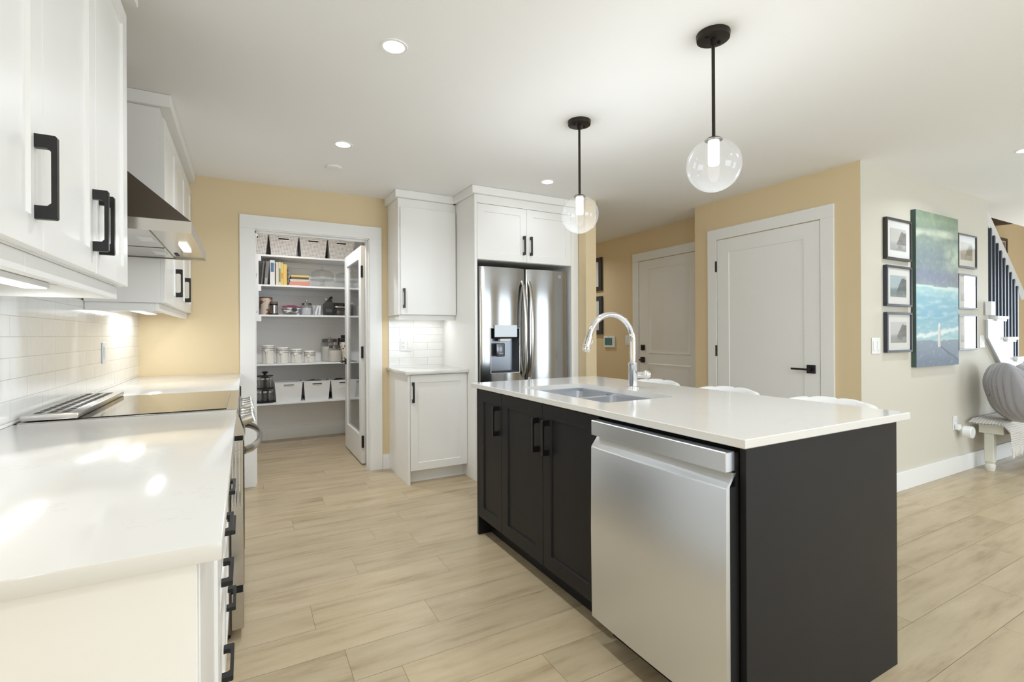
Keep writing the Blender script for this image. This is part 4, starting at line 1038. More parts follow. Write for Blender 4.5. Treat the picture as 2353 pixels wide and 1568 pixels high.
frame('picture_frame', 'glare covered framed print right of painting, lowest of three', Mp, 5.372, 5.752, 1.054, 1.363, 0.026, 0.014, 0.055, M_frame, art_rock(19, (214, 216, 218), (196, 198, 200), (150, 156, 162)), GL)
frame('picture_frame', 'black framed print in the hall, upper of two', Mh, 5.14, 5.60, 1.79, 2.235, 0.03, 0.055, 0.07, M_frame, art_rock(23, (200, 196, 190), (150, 140, 130), (60, 48, 42)), 'framed prints in the hall')
frame('picture_frame', 'black framed print in the hall, lower of two', Mh, 5.135, 5.60, 1.205, 1.715, 0.03, 0.055, 0.07, M_frameb, art_rock(29, (214, 216, 222), (196, 198, 204), (150, 150, 160)), 'framed prints in the hall')

# ================================================================== STAIRS
M_tread = mat('white_stair_paint', (240, 240, 240), 0.35)
stg = thing('staircase', 'white staircase rising left behind the picture wall', 'staircase', (6.9, 2.4, 0))
rise, run = 0.197, 0.237
for k in range(0, 6):
    z = 1.36 - k * rise; xe = 6.367 + k * run
    if z < 0.1: continue
    obj('tread', MB().box(xe - run - 0.03, xe, 1.80, 2.93, z - 0.03, z, 0.004).box(xe - run, xe - 0.012, 1.815, 1.83, z - 0.048, z - 0.0305), M_tread, stg)
    obj('riser', MB().box(xe - 0.045, xe - 0.03, 1.832, 2.93, z - rise, z - 0.0305), M_tread, stg)
sk = [(5.955, 1.33), (6.09, 1.33)]
poly = [(5.955, 1.15), (5.955, 1.329)]
for k in range(0, 6):
    z = 1.36 - k * rise - 0.0315; xe = 6.367 + k * run - 0.045
    if k == 0: poly += [(xe, z)]
    else: poly += [(xe - run, z), (xe, z)]
    if k == 5: poly += [(xe, 0.0), (xe - 0.1, 0.0)]
poly = poly[:]
poly_l = [(7.35, 0.02)]
obj('stringer', MB().prism(poly, facemap('-y', YW - 0.001), 0, 0.026), M_tread, stg, smooth=0)
obj('skirt_edge', MB().tube([(5.957, YW - 0.02, 1.325), (5.957, YW - 0.02, 1.16), (7.38, YW - 0.02, 0.0)], 0.013, 8), mat('grey_skirt_edge', (176, 176, 172), 0.5), stg)
obj('newel_cap', MB().box(5.95, 6.035, 1.80, 1.845, 1.361, 1.49, 0.004), M_tread, stg)
rl = thing('stair_railing', 'white stair handrail with dark grey balusters', 'stair railing', (6.7, 1.90, 1.3))
M_bal = mat('slate_baluster_paint', (64, 70, 82), 0.45)
xr0, zr0, xr1, zr1 = 5.6, 2.233 + (6.234 - 5.6) * 0.797, 7.076, 1.562
obj('handrail', MB().tube([(xr0, 1.9, zr0), (xr1, 1.9, zr1)], 0.03, 4, flat=(0.034, 0.028)), M_tread, rl, smooth=0)
k = 0; x = 6.245
while x < 6.95:
    zt = 2.233 - (x - 6.234) * 0.797 - 0.02
    j = math.floor((x - 6.367) / run) + 1; zb = 1.36 - max(-2, j) * rise
    obj('baluster', MB().box(x - 0.013, x + 0.013, 1.887, 1.913, zb, zt), M_bal, rl); x += 0.0825
tag(obj('wall_ornament', MB().lathe([(0.02, 0), (0.30, 0.02), (0.36, 0.10), (0.25, 0.16), (0.30, 0.24), (0.15, 0.30)], (9.62, 2.76, 2.78), 24), mat('dark_walnut', (52, 36, 26), 0.5)), 'dark brown carved ornament high on the stairwell wall', 'wall ornament')  # carved ornament only, gives no light
frame('picture_frame', 'small dark brown frame on the stairwell wall behind handrail', facemap('-y', 2.95), 9.98, 10.28, 2.42, 2.64, 0.03, 0.04, 0.02, mat('brown_frame', (70, 46, 34), 0.4), art_rock(31, (120, 90, 66), (90, 64, 48), (60, 44, 36)), 'stairwell pictures')

# ================================================================== BENCH
bn = thing('bench', 'white turned leg bench below the framed pictures', 'bench', (6.4, 1.72, 0))
M_bench = mat('cream_bench_paint', (222, 220, 208), 0.45)
obj('seat', MB().box(5.62, 7.3, 1.615, 1.838, 0.405, 0.44, 0.006, 2), M_bench, bn)
obj('apron', MB().box(5.66, 7.26, 1.64, 1.80, 0.33, 0.4045), M_bench, bn)
for x in (5.715, 7.18):
    lg = MB().box(x - 0.032, x + 0.032, 1.71, 1.774, 0.075, 0.3295, 0.004)
    lg.lathe([(0.03, 0.0), (0.034, 0.02), (0.037, 0.045), (0.030, 0.062), (0.034, 0.07), (0.030, 0.0745)], (x, 1.742, 0.0), 16)
    obj('leg', lg, M_bench, bn)
# throw
M_throw = mat('woven_throw', (222, 216, 208), 0.9, sheen=0.3)
_w = N(M_throw, 'ShaderNodeTexWave', wave_type='BANDS', bands_direction='Z'); _w.inputs['Scale'].default_value = 16; _w.inputs['Distortion'].default_value = 1.5; _w.inputs['Detail'].default_value = 2
_uv = N(M_throw, 'ShaderNodeAttribute', attribute_name='fold'); M_throw.node_tree.links.new(_uv.outputs['Vector'], _w.inputs['Vector'])
_ns = noise_tex(M_throw, 60, 2, objco(M_throw))
_f = ramp(M_throw, _w.outputs['Fac'], [(0.0, 0.75), (0.28, 0.25), (0.45, 0.0)])
_m = N(M_throw, 'ShaderNodeMath', operation='MULTIPLY'); M_throw.node_tree.links.new(_f, _m.inputs[0]); M_throw.node_tree.links.new(_ns, _m.inputs[1])
setcol(M_throw, mixc(M_throw, _m.outputs[0], lin((224, 219, 212)), lin((120, 108, 102))))
bump(M_throw, _w.outputs['Fac'], 0.4, 0.01)
def throw_pt(s, t, lift=0.0):
    x0 = 5.53 + 0.13 * t ** 1.2; x = x0 + (7.0 - x0) * s
    if t < 0.45: y = 1.83 - (1.83 - 1.63) * (t / 0.45); z = 0.447
    else:
        k = (t - 0.45) / 0.55; y = 1.63 - 0.045 * min(1, k * 2.2); z = 0.447 - 0.215 * k ** 1.25
    over = max(0, 5.63 - x); z -= over * (0.25 + 0.55 * t)
    z += 0.006 * math.sin(9 * x + 4 * t) * (t > 0.5) + lift
    y -= 0.010 * math.sin(14 * x) * max(0, t - 0.5)
    return (x, y, z)
th_ = thing('throw_blanket', 'cream striped woven throw with fringe draped over bench', 'throw blanket', (6.2, 1.7, 0.44))
na, nt_ = 60, 26
mbt = MB().grid(na, nt_, lambda u, v: throw_pt(u, v, 0.006)); b = len(mbt.v)
mbt.grid(na, nt_, lambda u, v: throw_pt(u, v, -0.003))
clo = obj('cloth', mbt, M_throw, th_, smooth=60)
ca = clo.data.attributes.new('fold', 'FLOAT_VECTOR', 'POINT')
for i in range(2 * na * nt_):
    j = i % (na * nt_); u, v = (j % na) / (na - 1), (j // na) / (nt_ - 1); ca.data[i].vector = (u * 1.5, 0, v * 0.45)
frn = MB(); rg_ = random.Random(5)
for k in range(90):
    s = k / 89; p = Vector(throw_pt(s, 1.0)); dx = rg_.uniform(-0.012, 0.012)
    frn.tube([p + Vector((0, -0.002, 0.004)), p + Vector((dx * 0.6, -0.006, -0.03)), p + Vector((dx, -0.004, -0.065 - rg_.uniform(0, 0.02)))], [0.005, 0.0055, 0.003], 6)
fr_ = obj('fringe', frn, mat('cream_fringe', (226, 222, 216), 0.95), th_, label='loose cream tassel fringe'); fr_['kind'] = 'stuff'
# pillows
M_pillow = mat('grey_velvet', (150, 147, 150), 0.75, sheen=0.6)
def pillow(loc, rot, size, label, nrib):
    t = thing('throw_pillow', label, 'cushion', (0, 0, 0), 'ribbed cushions on the bench')
    def fn(u, v):
        a = 2 * PI * u; b = PI * (0.002 + 0.996 * v) - PI / 2
        ca_, sa_ = math.cos(a), math.sin(a); e = 0.55
        px = math.copysign(abs(ca_) ** e, ca_); pz = math.copysign(abs(sa_) ** e, sa_)
        rr = math.cos(b) ** 0.72
        x, z = px * rr * size / 2, pz * rr * size / 2
        pinch = 1 - 0.10 * (abs(px) < 0.8) * 0
        rib = 1.0 + 0.26 * (abs(math.sin(PI * nrib * (x / size + 0.5 + 0.04 * math.sin(7 * z)))) ** 0.8 - 0.7)
        y = math.sin(b) * 0.108 * (1 - (abs(x) / (size / 2)) ** 3 * 0.5) * (1 - (abs(z) / (size / 2)) ** 3 * 0.5) * rib * 1.15
        return (x, y, z)
    obj('cover', MB().grid(180, 70, fn, True), M_pillow, t, smooth=80)
    t.rotation_euler = rot; t.location = loc
    return t
pillow((5.665, 1.605, 0.700), (math.radians(-14), math.radians(6), math.radians(34)), 0.51, 'grey ribbed velvet cushion at left end of bench', 11)
pillow((6.30, 1.665, 0.692), (math.radians(-8), math.radians(-4), math.radians(6)), 0.46, 'grey ribbed cushion half hidden behind the leftmost cushion', 11)

# ================================================================== PANTRY
M_shelf = mat('white_shelf', (236, 236, 236), 0.4)
SH = {'top': 2.09, 'books': 1.765, 'dry': 1.438, 'jars': 0.902, 'bins': 0.474}
psh = thing('pantry_shelving', 'white fixed pantry shelves with corner post', 'shelving', (0.5, 6.1, 0))
for k, z in SH.items():
    obj('shelf', MB().box(-0.299, 1.299, 5.91, 6.305, z - 0.02, z, 0.001), M_shelf, psh)
for z in (2.09, 1.765, 1.438): obj('side_shelf', MB().box(-0.299, 0.095, 4.75, 5.909, z - 0.02, z, 0.001), M_shelf, psh)
pst = MB().box(0.105, 0.13, 5.885, 5.909, 1.365, 2.069, 0.001)
obj('corner_post', pst, M_shelf, psh)
for z in (2.09, 1.765, 1.438): obj('bracket', MB().box(0.085, 0.155, 5.895, 5.9085, z - 0.075, z - 0.021, 0.001), M_shelf, psh)
for z in (2.09, 1.765, 1.438): obj('cleat', MB().box(-0.28, 1.29, 6.287, 6.3055, z - 0.085, z - 0.0205, 0.001), M_shelf, psh)
pl_ = thing('downlight', 'unseen recessed fill light added in the pantry ceiling', 'recessed light', (0.5, 4.95, ceil_z))  # unseen light, added to brighten the pantry
obj('lens', MB().lathe([(0.05, -0.0008), (0.05, -0.003)], (0.5, 4.95, ceil_z), 24), M_lamp, pl_)
area('pantry_fill', (0.5, 4.95, ceil_z - 0.006), (0, 0, 0), 0.1, 0.1, 14, (0.93, 0.96, 1.0), 'DISK')

# woven baskets and plain bins
def dots_mat(name, base, hole, sc):
    m = mat(name, base, 0.55); lk = m.node_tree.links
    t = N(m, 'ShaderNodeTexCoord'); s = N(m, 'ShaderNodeSeparateXYZ'); lk.new(t.outputs['Object'], s.inputs[0])
    def mth(op, a, b):
        n = N(m, 'ShaderNodeMath', operation=op)
        for i, v in enumerate((a, b)):
            if isinstance(v, bpy.types.NodeSocket): lk.new(v, n.inputs[i])
            else: n.inputs[i].default_value = v
        return n.outputs[0]
    hx_ = mth('ADD', s.outputs['X'], s.outputs['Y'])
    p = mth('SINE', mth('MULTIPLY', mth('ADD', hx_, s.outputs['Z']), sc), 0); q = mth('SINE', mth('MULTIPLY', mth('SUBTRACT', hx_, s.outputs['Z']), sc), 0)
    f = mth('MULTIPLY', p, q)
    g = ramp(m, f, [(0.30, 0.0), (0.52, 1.0)]); setcol(m, mixc(m, g, lin(base), lin(hole)))
    return m
M_weave = dots_mat('perforated_basket_plastic', (226, 222, 217), (96, 88, 82), 210)
M_bin = mat('white_bin_plastic', (230, 230, 228), 0.45)
bump(M_bin, noise_tex(M_bin, 300, 2, objco(M_bin, (1, 1, 4))), 0.15, 0.002)
def basket(name, label, cat, x, y, z, wt, wb, dep, h, m, group):
    """tapered open box with a grip slot in front; local origin at its base centre"""
    t = thing(name, label, cat, (0, 0, 0), group)
    mb = MB(); th = 0.004
    def ring(w, d, zz, off=0): return [(-w / 2 + off, -d / 2 + off, zz), (w / 2 - off, -d / 2 + off, zz), (w / 2 - off, d / 2 - off, zz), (-w / 2 + off, d / 2 - off, zz)]
    db = dep * wb / wt
    sw, s0, s1 = wt * 0.18, h * 0.80, h * 0.89
    lerp = lambda zz: (wb + (wt - wb) * zz / h, db + (dep - db) * zz / h)
    # front wall with slot (outer and inner skins)
    for off in (0, th):
        w0, d0 = lerp(0); w1, d1 = lerp(s0); w2, d2 = lerp(s1); w3, d3 = lerp(h)
        P = lambda x_, d_, zz: (x_, -d_ / 2 + off, zz)
        vs = [P(-w0 / 2, d0, 0), P(w0 / 2, d0, 0), P(-w1 / 2, d1, s0), P(-sw, d1, s0), P(sw, d1, s0), P(w1 / 2, d1, s0), P(-w2 / 2, d2, s1), P(-sw, d2, s1), P(sw, d2, s1), P(w2 / 2, d2, s1), P(-w3 / 2, d3, h), P(w3 / 2, d3, h)]
        mb.raw(vs, [(0, 1, 5, 4, 3, 2), (2, 3, 7, 6), (4, 5, 9, 8), (6, 7, 8, 9, 11, 10)])
    for off in (0, th):
        a = ring(wb, db, 0, off); b = ring(wt, dep, h, off)
        mb.raw(a + b, [(1, 2, 6, 5), (2, 3, 7, 6), (3, 0, 4, 7)])
    mb.raw(ring(wb, db, 0.0005), [(0, 1, 2, 3)]); 
    mb.raw(ring(wt, dep, h) + ring(wt, dep, h, th), [(0, 1, 5, 4), (1, 2, 6, 5), (2, 3, 7, 6), (3, 0, 4, 7)])
    obj('shell', mb, m, t, smooth=0)
    if m is M_weave: obj('lining', MB().box(-wb / 2 + 0.012, wb / 2 - 0.012, -db / 2 + 0.012, db / 2 - 0.012, 0.003, h * 0.93), mat('basket_inner_shade', (58, 52, 48), 0.9), t)  # dark block standing in for the shade seen through the grip slot
    rm = MB(); w1, d1 = lerp((s0 + s1) / 2)
    rm.tube([(-sw, -d1 / 2 - 0.001, s0), (sw, -d1 / 2 - 0.001, s0), (sw, -d1 / 2 - 0.001, s1), (-sw, -d1 / 2 - 0.001, s1)], 0.003, 6, closed=True)
    obj('grip_rim', rm, M_bin, t)
    o3 = ring(wt, dep, h - 0.003)
    obj('top_rim', MB().tube(o3, 0.004, 6, closed=True), M_bin, t)
    t.location = (x, y, z); return t
wb0 = basket('woven_basket', 'white woven basket on top pantry shelf, nearest the left jamb', 'basket', 0.078, 6.10, SH['top'] + 0.001, 0.295, 0.25, 0.30, 0.222, M_weave, 'baskets on the top pantry shelf')
for x, lb in ((0.382, 'white woven basket on top pantry shelf above the white binder'), (0.687, 'white woven basket on top pantry shelf above the stacked books'), (0.992, 'white woven basket on top pantry shelf above the glass cake domes')):
    dup(wb0, (x, 6.10, SH['top'] + 0.001), 'x')['label'] = lb
bi0 = basket('storage_bin', 'white plastic bin on bottom pantry shelf beside the spice rack', 'storage bin', 0.424, 6.09, SH['bins'] + 0.001, 0.284, 0.248, 0.30, 0.218, M_bin, 'bins on the bottom pantry shelf')
for x, lb in ((0.718, 'white plastic bin on bottom pantry shelf, second from the spice rack'), (1.01, 'white plastic bin on bottom pantry shelf, half behind the glazed door')):
    dup(bi0, (x, 6.09, SH['bins'] + 0.001), 'x')['label'] = lb
for x, cc, lb in ((0.70, (120, 118, 116), 'folded grey cloth bag inside the middle white bin'), (0.99, (52, 52, 54), 'folded dark cloth bag inside the right white bin')):
    mb = MB().grid(14, 10, lambda u, v: (x - 0.11 + 0.22 * u, 5.99 + 0.2 * v, SH['bins'] + 0.19 + 0.035 * math.sin(PI * u) * math.sin(PI * v) + 0.012 * noise.noise(Vector((u * 5 + x * 9, v * 5, 1)))))
    b_ = len(mb.v); mb.grid(14, 10, lambda u, v: (x - 0.11 + 0.22 * u, 5.99 + 0.2 * v, SH['bins'] + 0.01))
    edge = [i for i in range(14)] + [14 * j + 13 for j in range(1, 10)] + [14 * 9 + i for i in range(12, -1, -1)] + [14 * j for j in range(8, 0, -1)]
    mb.f += [(edge[i], edge[(i + 1) % len(edge)], b_ + edge[(i + 1) % len(edge)], b_ + edge[i]) for i in range(len(edge))]
    tag(obj('cloth_bag', mb, mat('bag_cloth', cc, 0.9)), lb, 'bag')

# books standing
def book(name, label, x0, x1, h, col, z=None, y0=5.985, dep=0.21, lean=0.0, spine=None):
    z = SH['books'] + 0.0008 if z is None else z
    t = thing(name, label, 'book', ((x0 + x1) / 2, y0 + dep / 2, z), 'upright books on the pantry shelf')
    mb = MB(); w = x1 - x0
    def sk_(mbx):
        mbx.v = [(v[0] + lean * (v[2] - z), v[1], v[2]) for v in mbx.v]; return mbx
    mb.box(x0, x1, y0, y0 + dep, z, z + h, min(0.003, w * 0.2), 1)
    obj('cover', sk_(mb), mat('book_cover', col, 0.5), t)
    pg = MB().box(x0 + w * 0.12, x1 - w * 0.12, y0 + 0.006, y0 + dep - 0.002, z + h + 0.0001, z + h + 0.0006)
    obj('pages', sk_(pg), M_matb, t)
    if spine:
        sp_ = MB()
        obj('spine_label', sk_(sp_.box(x0 + w * 0.2, x1 - w * 0.2, y0 - 0.0012, y0 - 0.0002, z + h * spine[0], z + h * spine[1])), mat('spine_print', spine[2], 0.5), t)
    return t
book('ring_binder', 'thin dark grey binder beside the shelf post', 0.150, 0.168, 0.262, (104, 106, 102), lean=0.09)
book('ring_binder', 'wide grey binder leaning beside the white binder', 0.182, 0.219, 0.262, (122, 120, 118), lean=0.085, spine=(0.05, 0.30, (170, 168, 166)))
book('ring_binder', 'white ring binder with blue spine label', 0.2415, 0.292, 0.280, (226, 226, 222), lean=0.0, spine=(0.52, 0.88, (74, 110, 150)))
book('cookbook', 'cream speckled cookbook beside the white binder', 0.3005, 0.327, 0.258, (222, 216, 200))
book('cookbook', 'ivory cookbook with green spotted spine', 0.3275, 0.353, 0.262, (216, 208, 174), spine=(0.15, 0.72, (118, 124, 84)))
book('cookbook', 'thin yellow cookbook with orange spine band', 0.3535, 0.374, 0.256, (228, 200, 110), spine=(0.30, 0.55, (214, 136, 52)))
book('cookbook', 'wide mustard yellow cookbook before the spiral notebook', 0.3745, 0.414, 0.240, (226, 190, 104))
nb_ = thing('spiral_notebook', 'black spiral notebook at the end of upright books', 'notebook', (0.43, 6.08, SH['books']), 'upright books on the pantry shelf')
obj('cover', MB().box(0.421, 0.434, 5.99, 6.17, SH['books'] + 0.0008, SH['books'] + 0.205, 0.001), M_black, nb_)
sp_ = MB()
for k in range(13):
    zc_ = SH['books'] + 0.018 + k * 0.0145
    sp_.tube([(0.4275 + 0.010 * math.cos(2 * PI * i / 12), 5.987 + 0.006 * math.sin(2 * PI * i / 12), zc_) for i in range(12)], 0.0014, 5, closed=True)
obj('spiral', sp_, M_plast, nb_)
# stacked books
zz = SH['books'] + 0.0008
for (x0, x1, h, col, lb, nm) in ((0.428, 0.655, 0.010, (226, 218, 208), 'pale cookbook at the bottom of the book stack', 'cookbook'), (0.437, 0.645, 0.034, (216, 138, 124), 'thick coral cookbook low in the book stack', 'cookbook'),
        (0.445, 0.637, 0.013, (228, 176, 140), 'peach patterned cookbook above the coral cookbook', 'cookbook'), (0.443, 0.648, 0.022, (200, 208, 196), 'pale green cookbook in middle of stack', 'cookbook'),
        (0.455, 0.640, 0.018, (92, 66, 50), 'dark brown cookbook above the pale green cookbook', 'cookbook'), (0.452, 0.640, 0.010, (170, 140, 84), 'thin olive cookbook near top of stack', 'cookbook'),
        (0.455, 0.638, 0.016, (232, 206, 130), 'cream yellow cookbook topmost of the book stack', 'cookbook')):
    t = thing(nm, lb, 'book', ((x0 + x1) / 2, 6.08, zz), 'stacked books on the pantry shelf')
    obj('cover', MB().box(x0, x1, 5.985, 6.20, zz, zz + h - 0.0006, 0.0015), mat('book_cover', col, 0.5), t)
    obj('pages', MB().box(x1 - 0.0005, x1 + 0.0006, 5.99, 6.195, zz + h * 0.2, zz + h * 0.75), M_matb, t)
    zz += h
# cake stands
def cake_stand(x, y, label, s=1.0):
    z = SH['books'] + 0.0008
    t = thing('cake_stand', label, 'cake stand', (x, y, z), 'glass cake stands on the pantry shelf')
    obj('pedestal', MB().lathe([(0.05 * s, 0), (0.045 * s, 0.01), (0.022 * s, 0.035), (0.018 * s, 0.06), (0.03 * s, 0.078), (0.132 * s, 0.082), (0.138 * s, 0.09), (0.13 * s, 0.092), (0.02, 0.09)], (x, y, z), 36), M_jar, t)
    obj('dome', MB().lathe([(0.122 * s, 0.094), (0.122 * s, 0.15), (0.112 * s, 0.178), (0.085 * s, 0.192), (0.03, 0.198), (0.012, 0.20)], (x, y, z), 36, cap=False), M_jar, t)
    obj('knob', MB().lathe([(0.03, 0.198), (0.012, 0.204), (0.012, 0.212)], (x, y, z), 20).ball((x, y, z + 0.226), 0.017, 16, 10), M_jar, t)
cake_stand(0.795, 6.06, 'domed glass cake stand beside the stacked books')
cake_stand(1.075, 6.16, 'domed glass cake stand partly behind the glazed door', 0.95)
# dry-goods shelf
ZD = SH['dry'] + 0.0008
def lathe_thing(name, label, cat, x, y, z, parts, group=None):
    t = thing(name, label, cat, (x, y, z), group)
    for nm, prof, m in parts: obj(nm, MB().lathe(prof, (x, y, z), 28), m, t)
    return t
def speck(name, a, b, sc, lo, hi):
    m = mat(name, a, 0.5); f = noise_tex(m, sc, 3, objco(m)); setcol(m, mixc(m, ramp(m, f, [(lo, 0.0), (hi, 1.0)]), lin(a), lin(b))); return m
lathe_thing('cookie_tin', 'cream round tin with brown cookie print beside shelf post', 'tin', 0.205, 6.06, ZD,
            [('body', [(0.062, 0), (0.064, 0.003), (0.064, 0.183)], speck('cookie_print', (216, 200, 186), (140, 88, 56), 14, 0.52, 0.56)), ('lid', [(0.066, 0.1835), (0.066, 0.193), (0.06, 0.197), (0.01, 0.197)], mat('tin_lid', (92, 66, 54), 0.4))])
lathe_thing('coffee_grinder', 'steel coffee grinder with black band and base', 'coffee grinder', 0.278, 5.965, ZD,
            [('base', [(0.05, 0), (0.05, 0.008), (0.042, 0.013)], M_black), ('body', [(0.041, 0.0135), (0.041, 0.104)], M_steel), ('band', [(0.0425, 0.1045), (0.0425, 0.118)], M_black), ('lid', [(0.041, 0.1185), (0.041, 0.138), (0.035, 0.146), (0.01, 0.147)], speck('smoked_lid', (110, 98, 86), (90, 80, 70), 8, .4, .6))])
bw = thing('glass_bowl', 'clear glass bowl full of white sachets', 'bowl', (0.452, 5.99, ZD))
obj('shell', MB().lathe([(0.04, 0.0), (0.075, 0.012), (0.093, 0.045), (0.10, 0.07), (0.096, 0.07), (0.088, 0.045), (0.07, 0.016), (0.02, 0.006)], (0.452, 5.99, ZD), 32), M_jar, bw)
rs = random.Random(11)
for k in range(14):
    a = rs.uniform(0, 2 * PI); r = 0.055 * math.sqrt(rs.random()); zz_ = ZD + 0.03 + 0.055 * (1 - r / 0.06) * rs.uniform(0.4, 1.0)
    mb = MB().box(-0.030, 0.030, -0.024, 0.024, -0.007, 0.007, 0.005, 2)
    R_ = Matrix.Rotation(rs.uniform(0, 6.28), 4, 'Z') @ Matrix.Rotation(rs.uniform(-0.8, 0.8), 4, 'X') @ Matrix.Rotation(rs.uniform(-0.5, 0.5), 4, 'Y')
    c_ = Vector((0.452 + r * math.cos(a), 5.99 + r * math.sin(a), zz_))
    mb.v = [tuple(R_ @ Vector(v) + c_) for v in mb.v]
    tag(obj('sachet', mb, M_plast), 'white sachet in the clear glass bowl', 'sachet', 'sachets in the glass bowl')
zb_ = thing('zip_bag', 'clear bag with magenta zip strip behind glass bowl', 'plastic bag', (0.47, 6.13, ZD))
obj('film', MB().box(0.375, 0.57, 6.125, 6.135, ZD, ZD + 0.104, 0.004), glass('bag_film', (0.86, 0.84, 0.85), 0.08), zb_)
zs_ = MB().prism([(0.372, ZD + 0.092), (0.57, ZD + 0.088), (0.57, ZD + 0.104), (0.53, ZD + 0.107), (0.50, ZD + 0.118), (0.44, ZD + 0.118), (0.41, ZD + 0.111), (0.372, ZD + 0.109)], facemap('-y', 6.124), 0, 0.006)
obj('zip_strip', zs_, mat('magenta_zip', (134, 44, 84), 0.4), zb_)
def glass_jar(x, y, z, r, h, fill, label, gcol, group):
    t = thing('glass_jar', label, 'glass jar', (x, y, z), group)
    obj('body', MB().lathe([(r * .95, 0), (r, 0.006), (r, h * 0.80), (r * .86, h * 0.86)], (x, y, z), 28), M_jar, t)
    if fill: obj('filling', MB().lathe([(r * .9, 0.004), (r * .93, 0.01), (r * .93, h * fill), (0.01, h * fill + 0.004)], (x, y, z), 28), mat('jar_filling', gcol, 0.9), t)
    ld = obj('lid', MB().lathe([(r * .88, h * .8605), (r * .88, h), (r * .8, h + 0.004), (0.012, h + 0.008)], (x, y, z), 28), mat('smoked_jar_lid', (110, 104, 100), 0.2, 0.6), t)
    obj('lid_knob', MB().cyl((x, y, z + h + 0.008), 0.008, 0.012, 'z', 12).ball((x, y, z + h + 0.028), 0.014, 14, 8).ball((x - 0.02, y - r * .9, z + h * .93), 0.011, 12, 8), M_chrome, ld)
    return t
glass_jar(0.615, 5.99, ZD, 0.058, 0.135, 0.6, 'lidded glass jar with white scoop beside glass bowl', (206, 208, 212), 'lidded glass jars')
cr = thing('clear_caddy', 'clear plastic caddy holding white packets', 'caddy', (0.70, 6.0, ZD))
cb_ = MB(); cb_.box(0.680, 0.773, 5.94, 5.942, ZD, ZD + 0.10).box(0.680, 0.773, 6.058, 6.06, ZD, ZD + 0.12).box(0.680, 0.682, 5.942, 6.058, ZD, ZD + 0.10).box(0.771, 0.773, 5.942, 6.058, ZD, ZD + 0.12).box(0.682, 0.771, 5.942, 6.058, ZD, ZD + 0.002)
obj('tray', cb_, glass('caddy_plastic', (0.95, 0.96, 0.96), 0.02), cr)
for x0, ln, lb in ((0.695, 0.27, 'left leaning white packet in the clear caddy'), (0.734, 0.10, 'right upright white packet in the clear caddy')):
    mb = MB().box(x0, x0 + 0.020, 5.95, 6.04, ZD + 0.003, ZD + 0.112, 0.003); mb.v = [(v[0] + ln * (v[2] - ZD), v[1], v[2]) for v in mb.v]
    tag(obj('packet', mb, mat('packet_paper', (224, 218, 212), 0.8)), lb, 'packet', 'packets in the clear caddy')
bb = thing('coffee_bag', 'black folded coffee bag with twisted top', 'bag', (0.85, 6.0, ZD))
bag = MB().raw([(0.795, 5.95, ZD), (0.905, 5.95, ZD), (0.905, 6.03, ZD), (0.795, 6.03, ZD), (0.793, 5.945, ZD + 0.13), (0.90, 5.945, ZD + 0.13), (0.90, 6.03, ZD + 0.13), (0.793, 6.03, ZD + 0.13), (0.84, 5.98, ZD + 0.185), (0.885, 5.98, ZD + 0.185), (0.885, 6.0, ZD + 0.185), (0.84, 6.0, ZD + 0.185)],
               [(0, 3, 2, 1), (0, 1, 5, 4), (1, 2, 6, 5), (2, 3, 7, 6), (3, 0, 4, 7), (4, 5, 9, 8), (5, 6, 10, 9), (6, 7, 11, 10), (7, 4, 8, 11), (8, 9, 10, 11)])
obj('sack', bag, mat('black_foil', (28, 30, 30), 0.3), bb)
obj('twisted_top', MB().tube([(0.862, 5.99, ZD + 0.183), (0.872, 5.985, ZD + 0.205), (0.892, 5.98, ZD + 0.21)], [0.018, 0.014, 0.018], 8), M_black, bb)
obj('sticker', MB().box(0.815, 0.88, 5.9435, 5.9445, ZD + 0.035, ZD + 0.075), mat('bag_sticker', (70, 78, 76), 0.5), bb)
tag(obj('leaf_sprig', MB().prism([(0.815, ZD + 0.20), (0.835, ZD + 0.175), (0.845, ZD + 0.178), (0.85, ZD + 0.205), (0.84, ZD + 0.19), (0.83, ZD + 0.205)], facemap('-y', 6.045), 0, 0.004), mat('pale_green', (176, 178, 140), 0.7)), 'pale green sprig behind the black coffee bag', 'sprig')
for x0, x1, h, lb in ((0.925, 1.035, 0.158, 'black box behind the clear canister, left one'), (1.04, 1.14, 0.155, 'black box behind the glazed door, right one')):
    t = thing('black_box', lb, 'box', ((x0 + x1) / 2, 6.15, ZD), 'black boxes on the pantry shelf')
    obj('carton', MB().box(x0, x1, 6.09, 6.22, ZD, ZD + h, 0.002), M_black, t)
    obj('carton_print', MB().box(x0 + 0.012, x1 - 0.012, 6.0885, 6.0895, ZD + 0.095, ZD + 0.125), mat('box_print', (70, 72, 72), 0.5), t)
cc_ = thing('clear_canister', 'square clear canister with black oval label', 'canister', (1.0, 5.97, ZD))
obj('body', MB().box(0.922, 1.055, 5.925, 6.03, ZD, ZD + 0.088, 0.012, 3), M_jar, cc_)
obj('lid', MB().box(0.918, 1.059, 5.92, 6.035, ZD + 0.0885, ZD + 0.105, 0.006, 2), M_steel, cc_)
obj('oval_label', MB().lathe([(0.02, -0.001), (0.02, 0.0)], (0, 0, 0), 24, 'y'), M_black, cc_)
o_ = cc_.children[-1]; o_.location = Vector((0.982, 5.9238, ZD + 0.058)) - Vector(cc_.location) + wloc(cc_) * 1.0; o_.scale = (1.5, 1, 1)
obj('filling', MB().box(0.93, 1.047, 5.935, 6.02, ZD + 0.004, ZD + 0.055, 0.01, 2), mat('dark_pods', (60, 54, 50), 0.6), cc_)
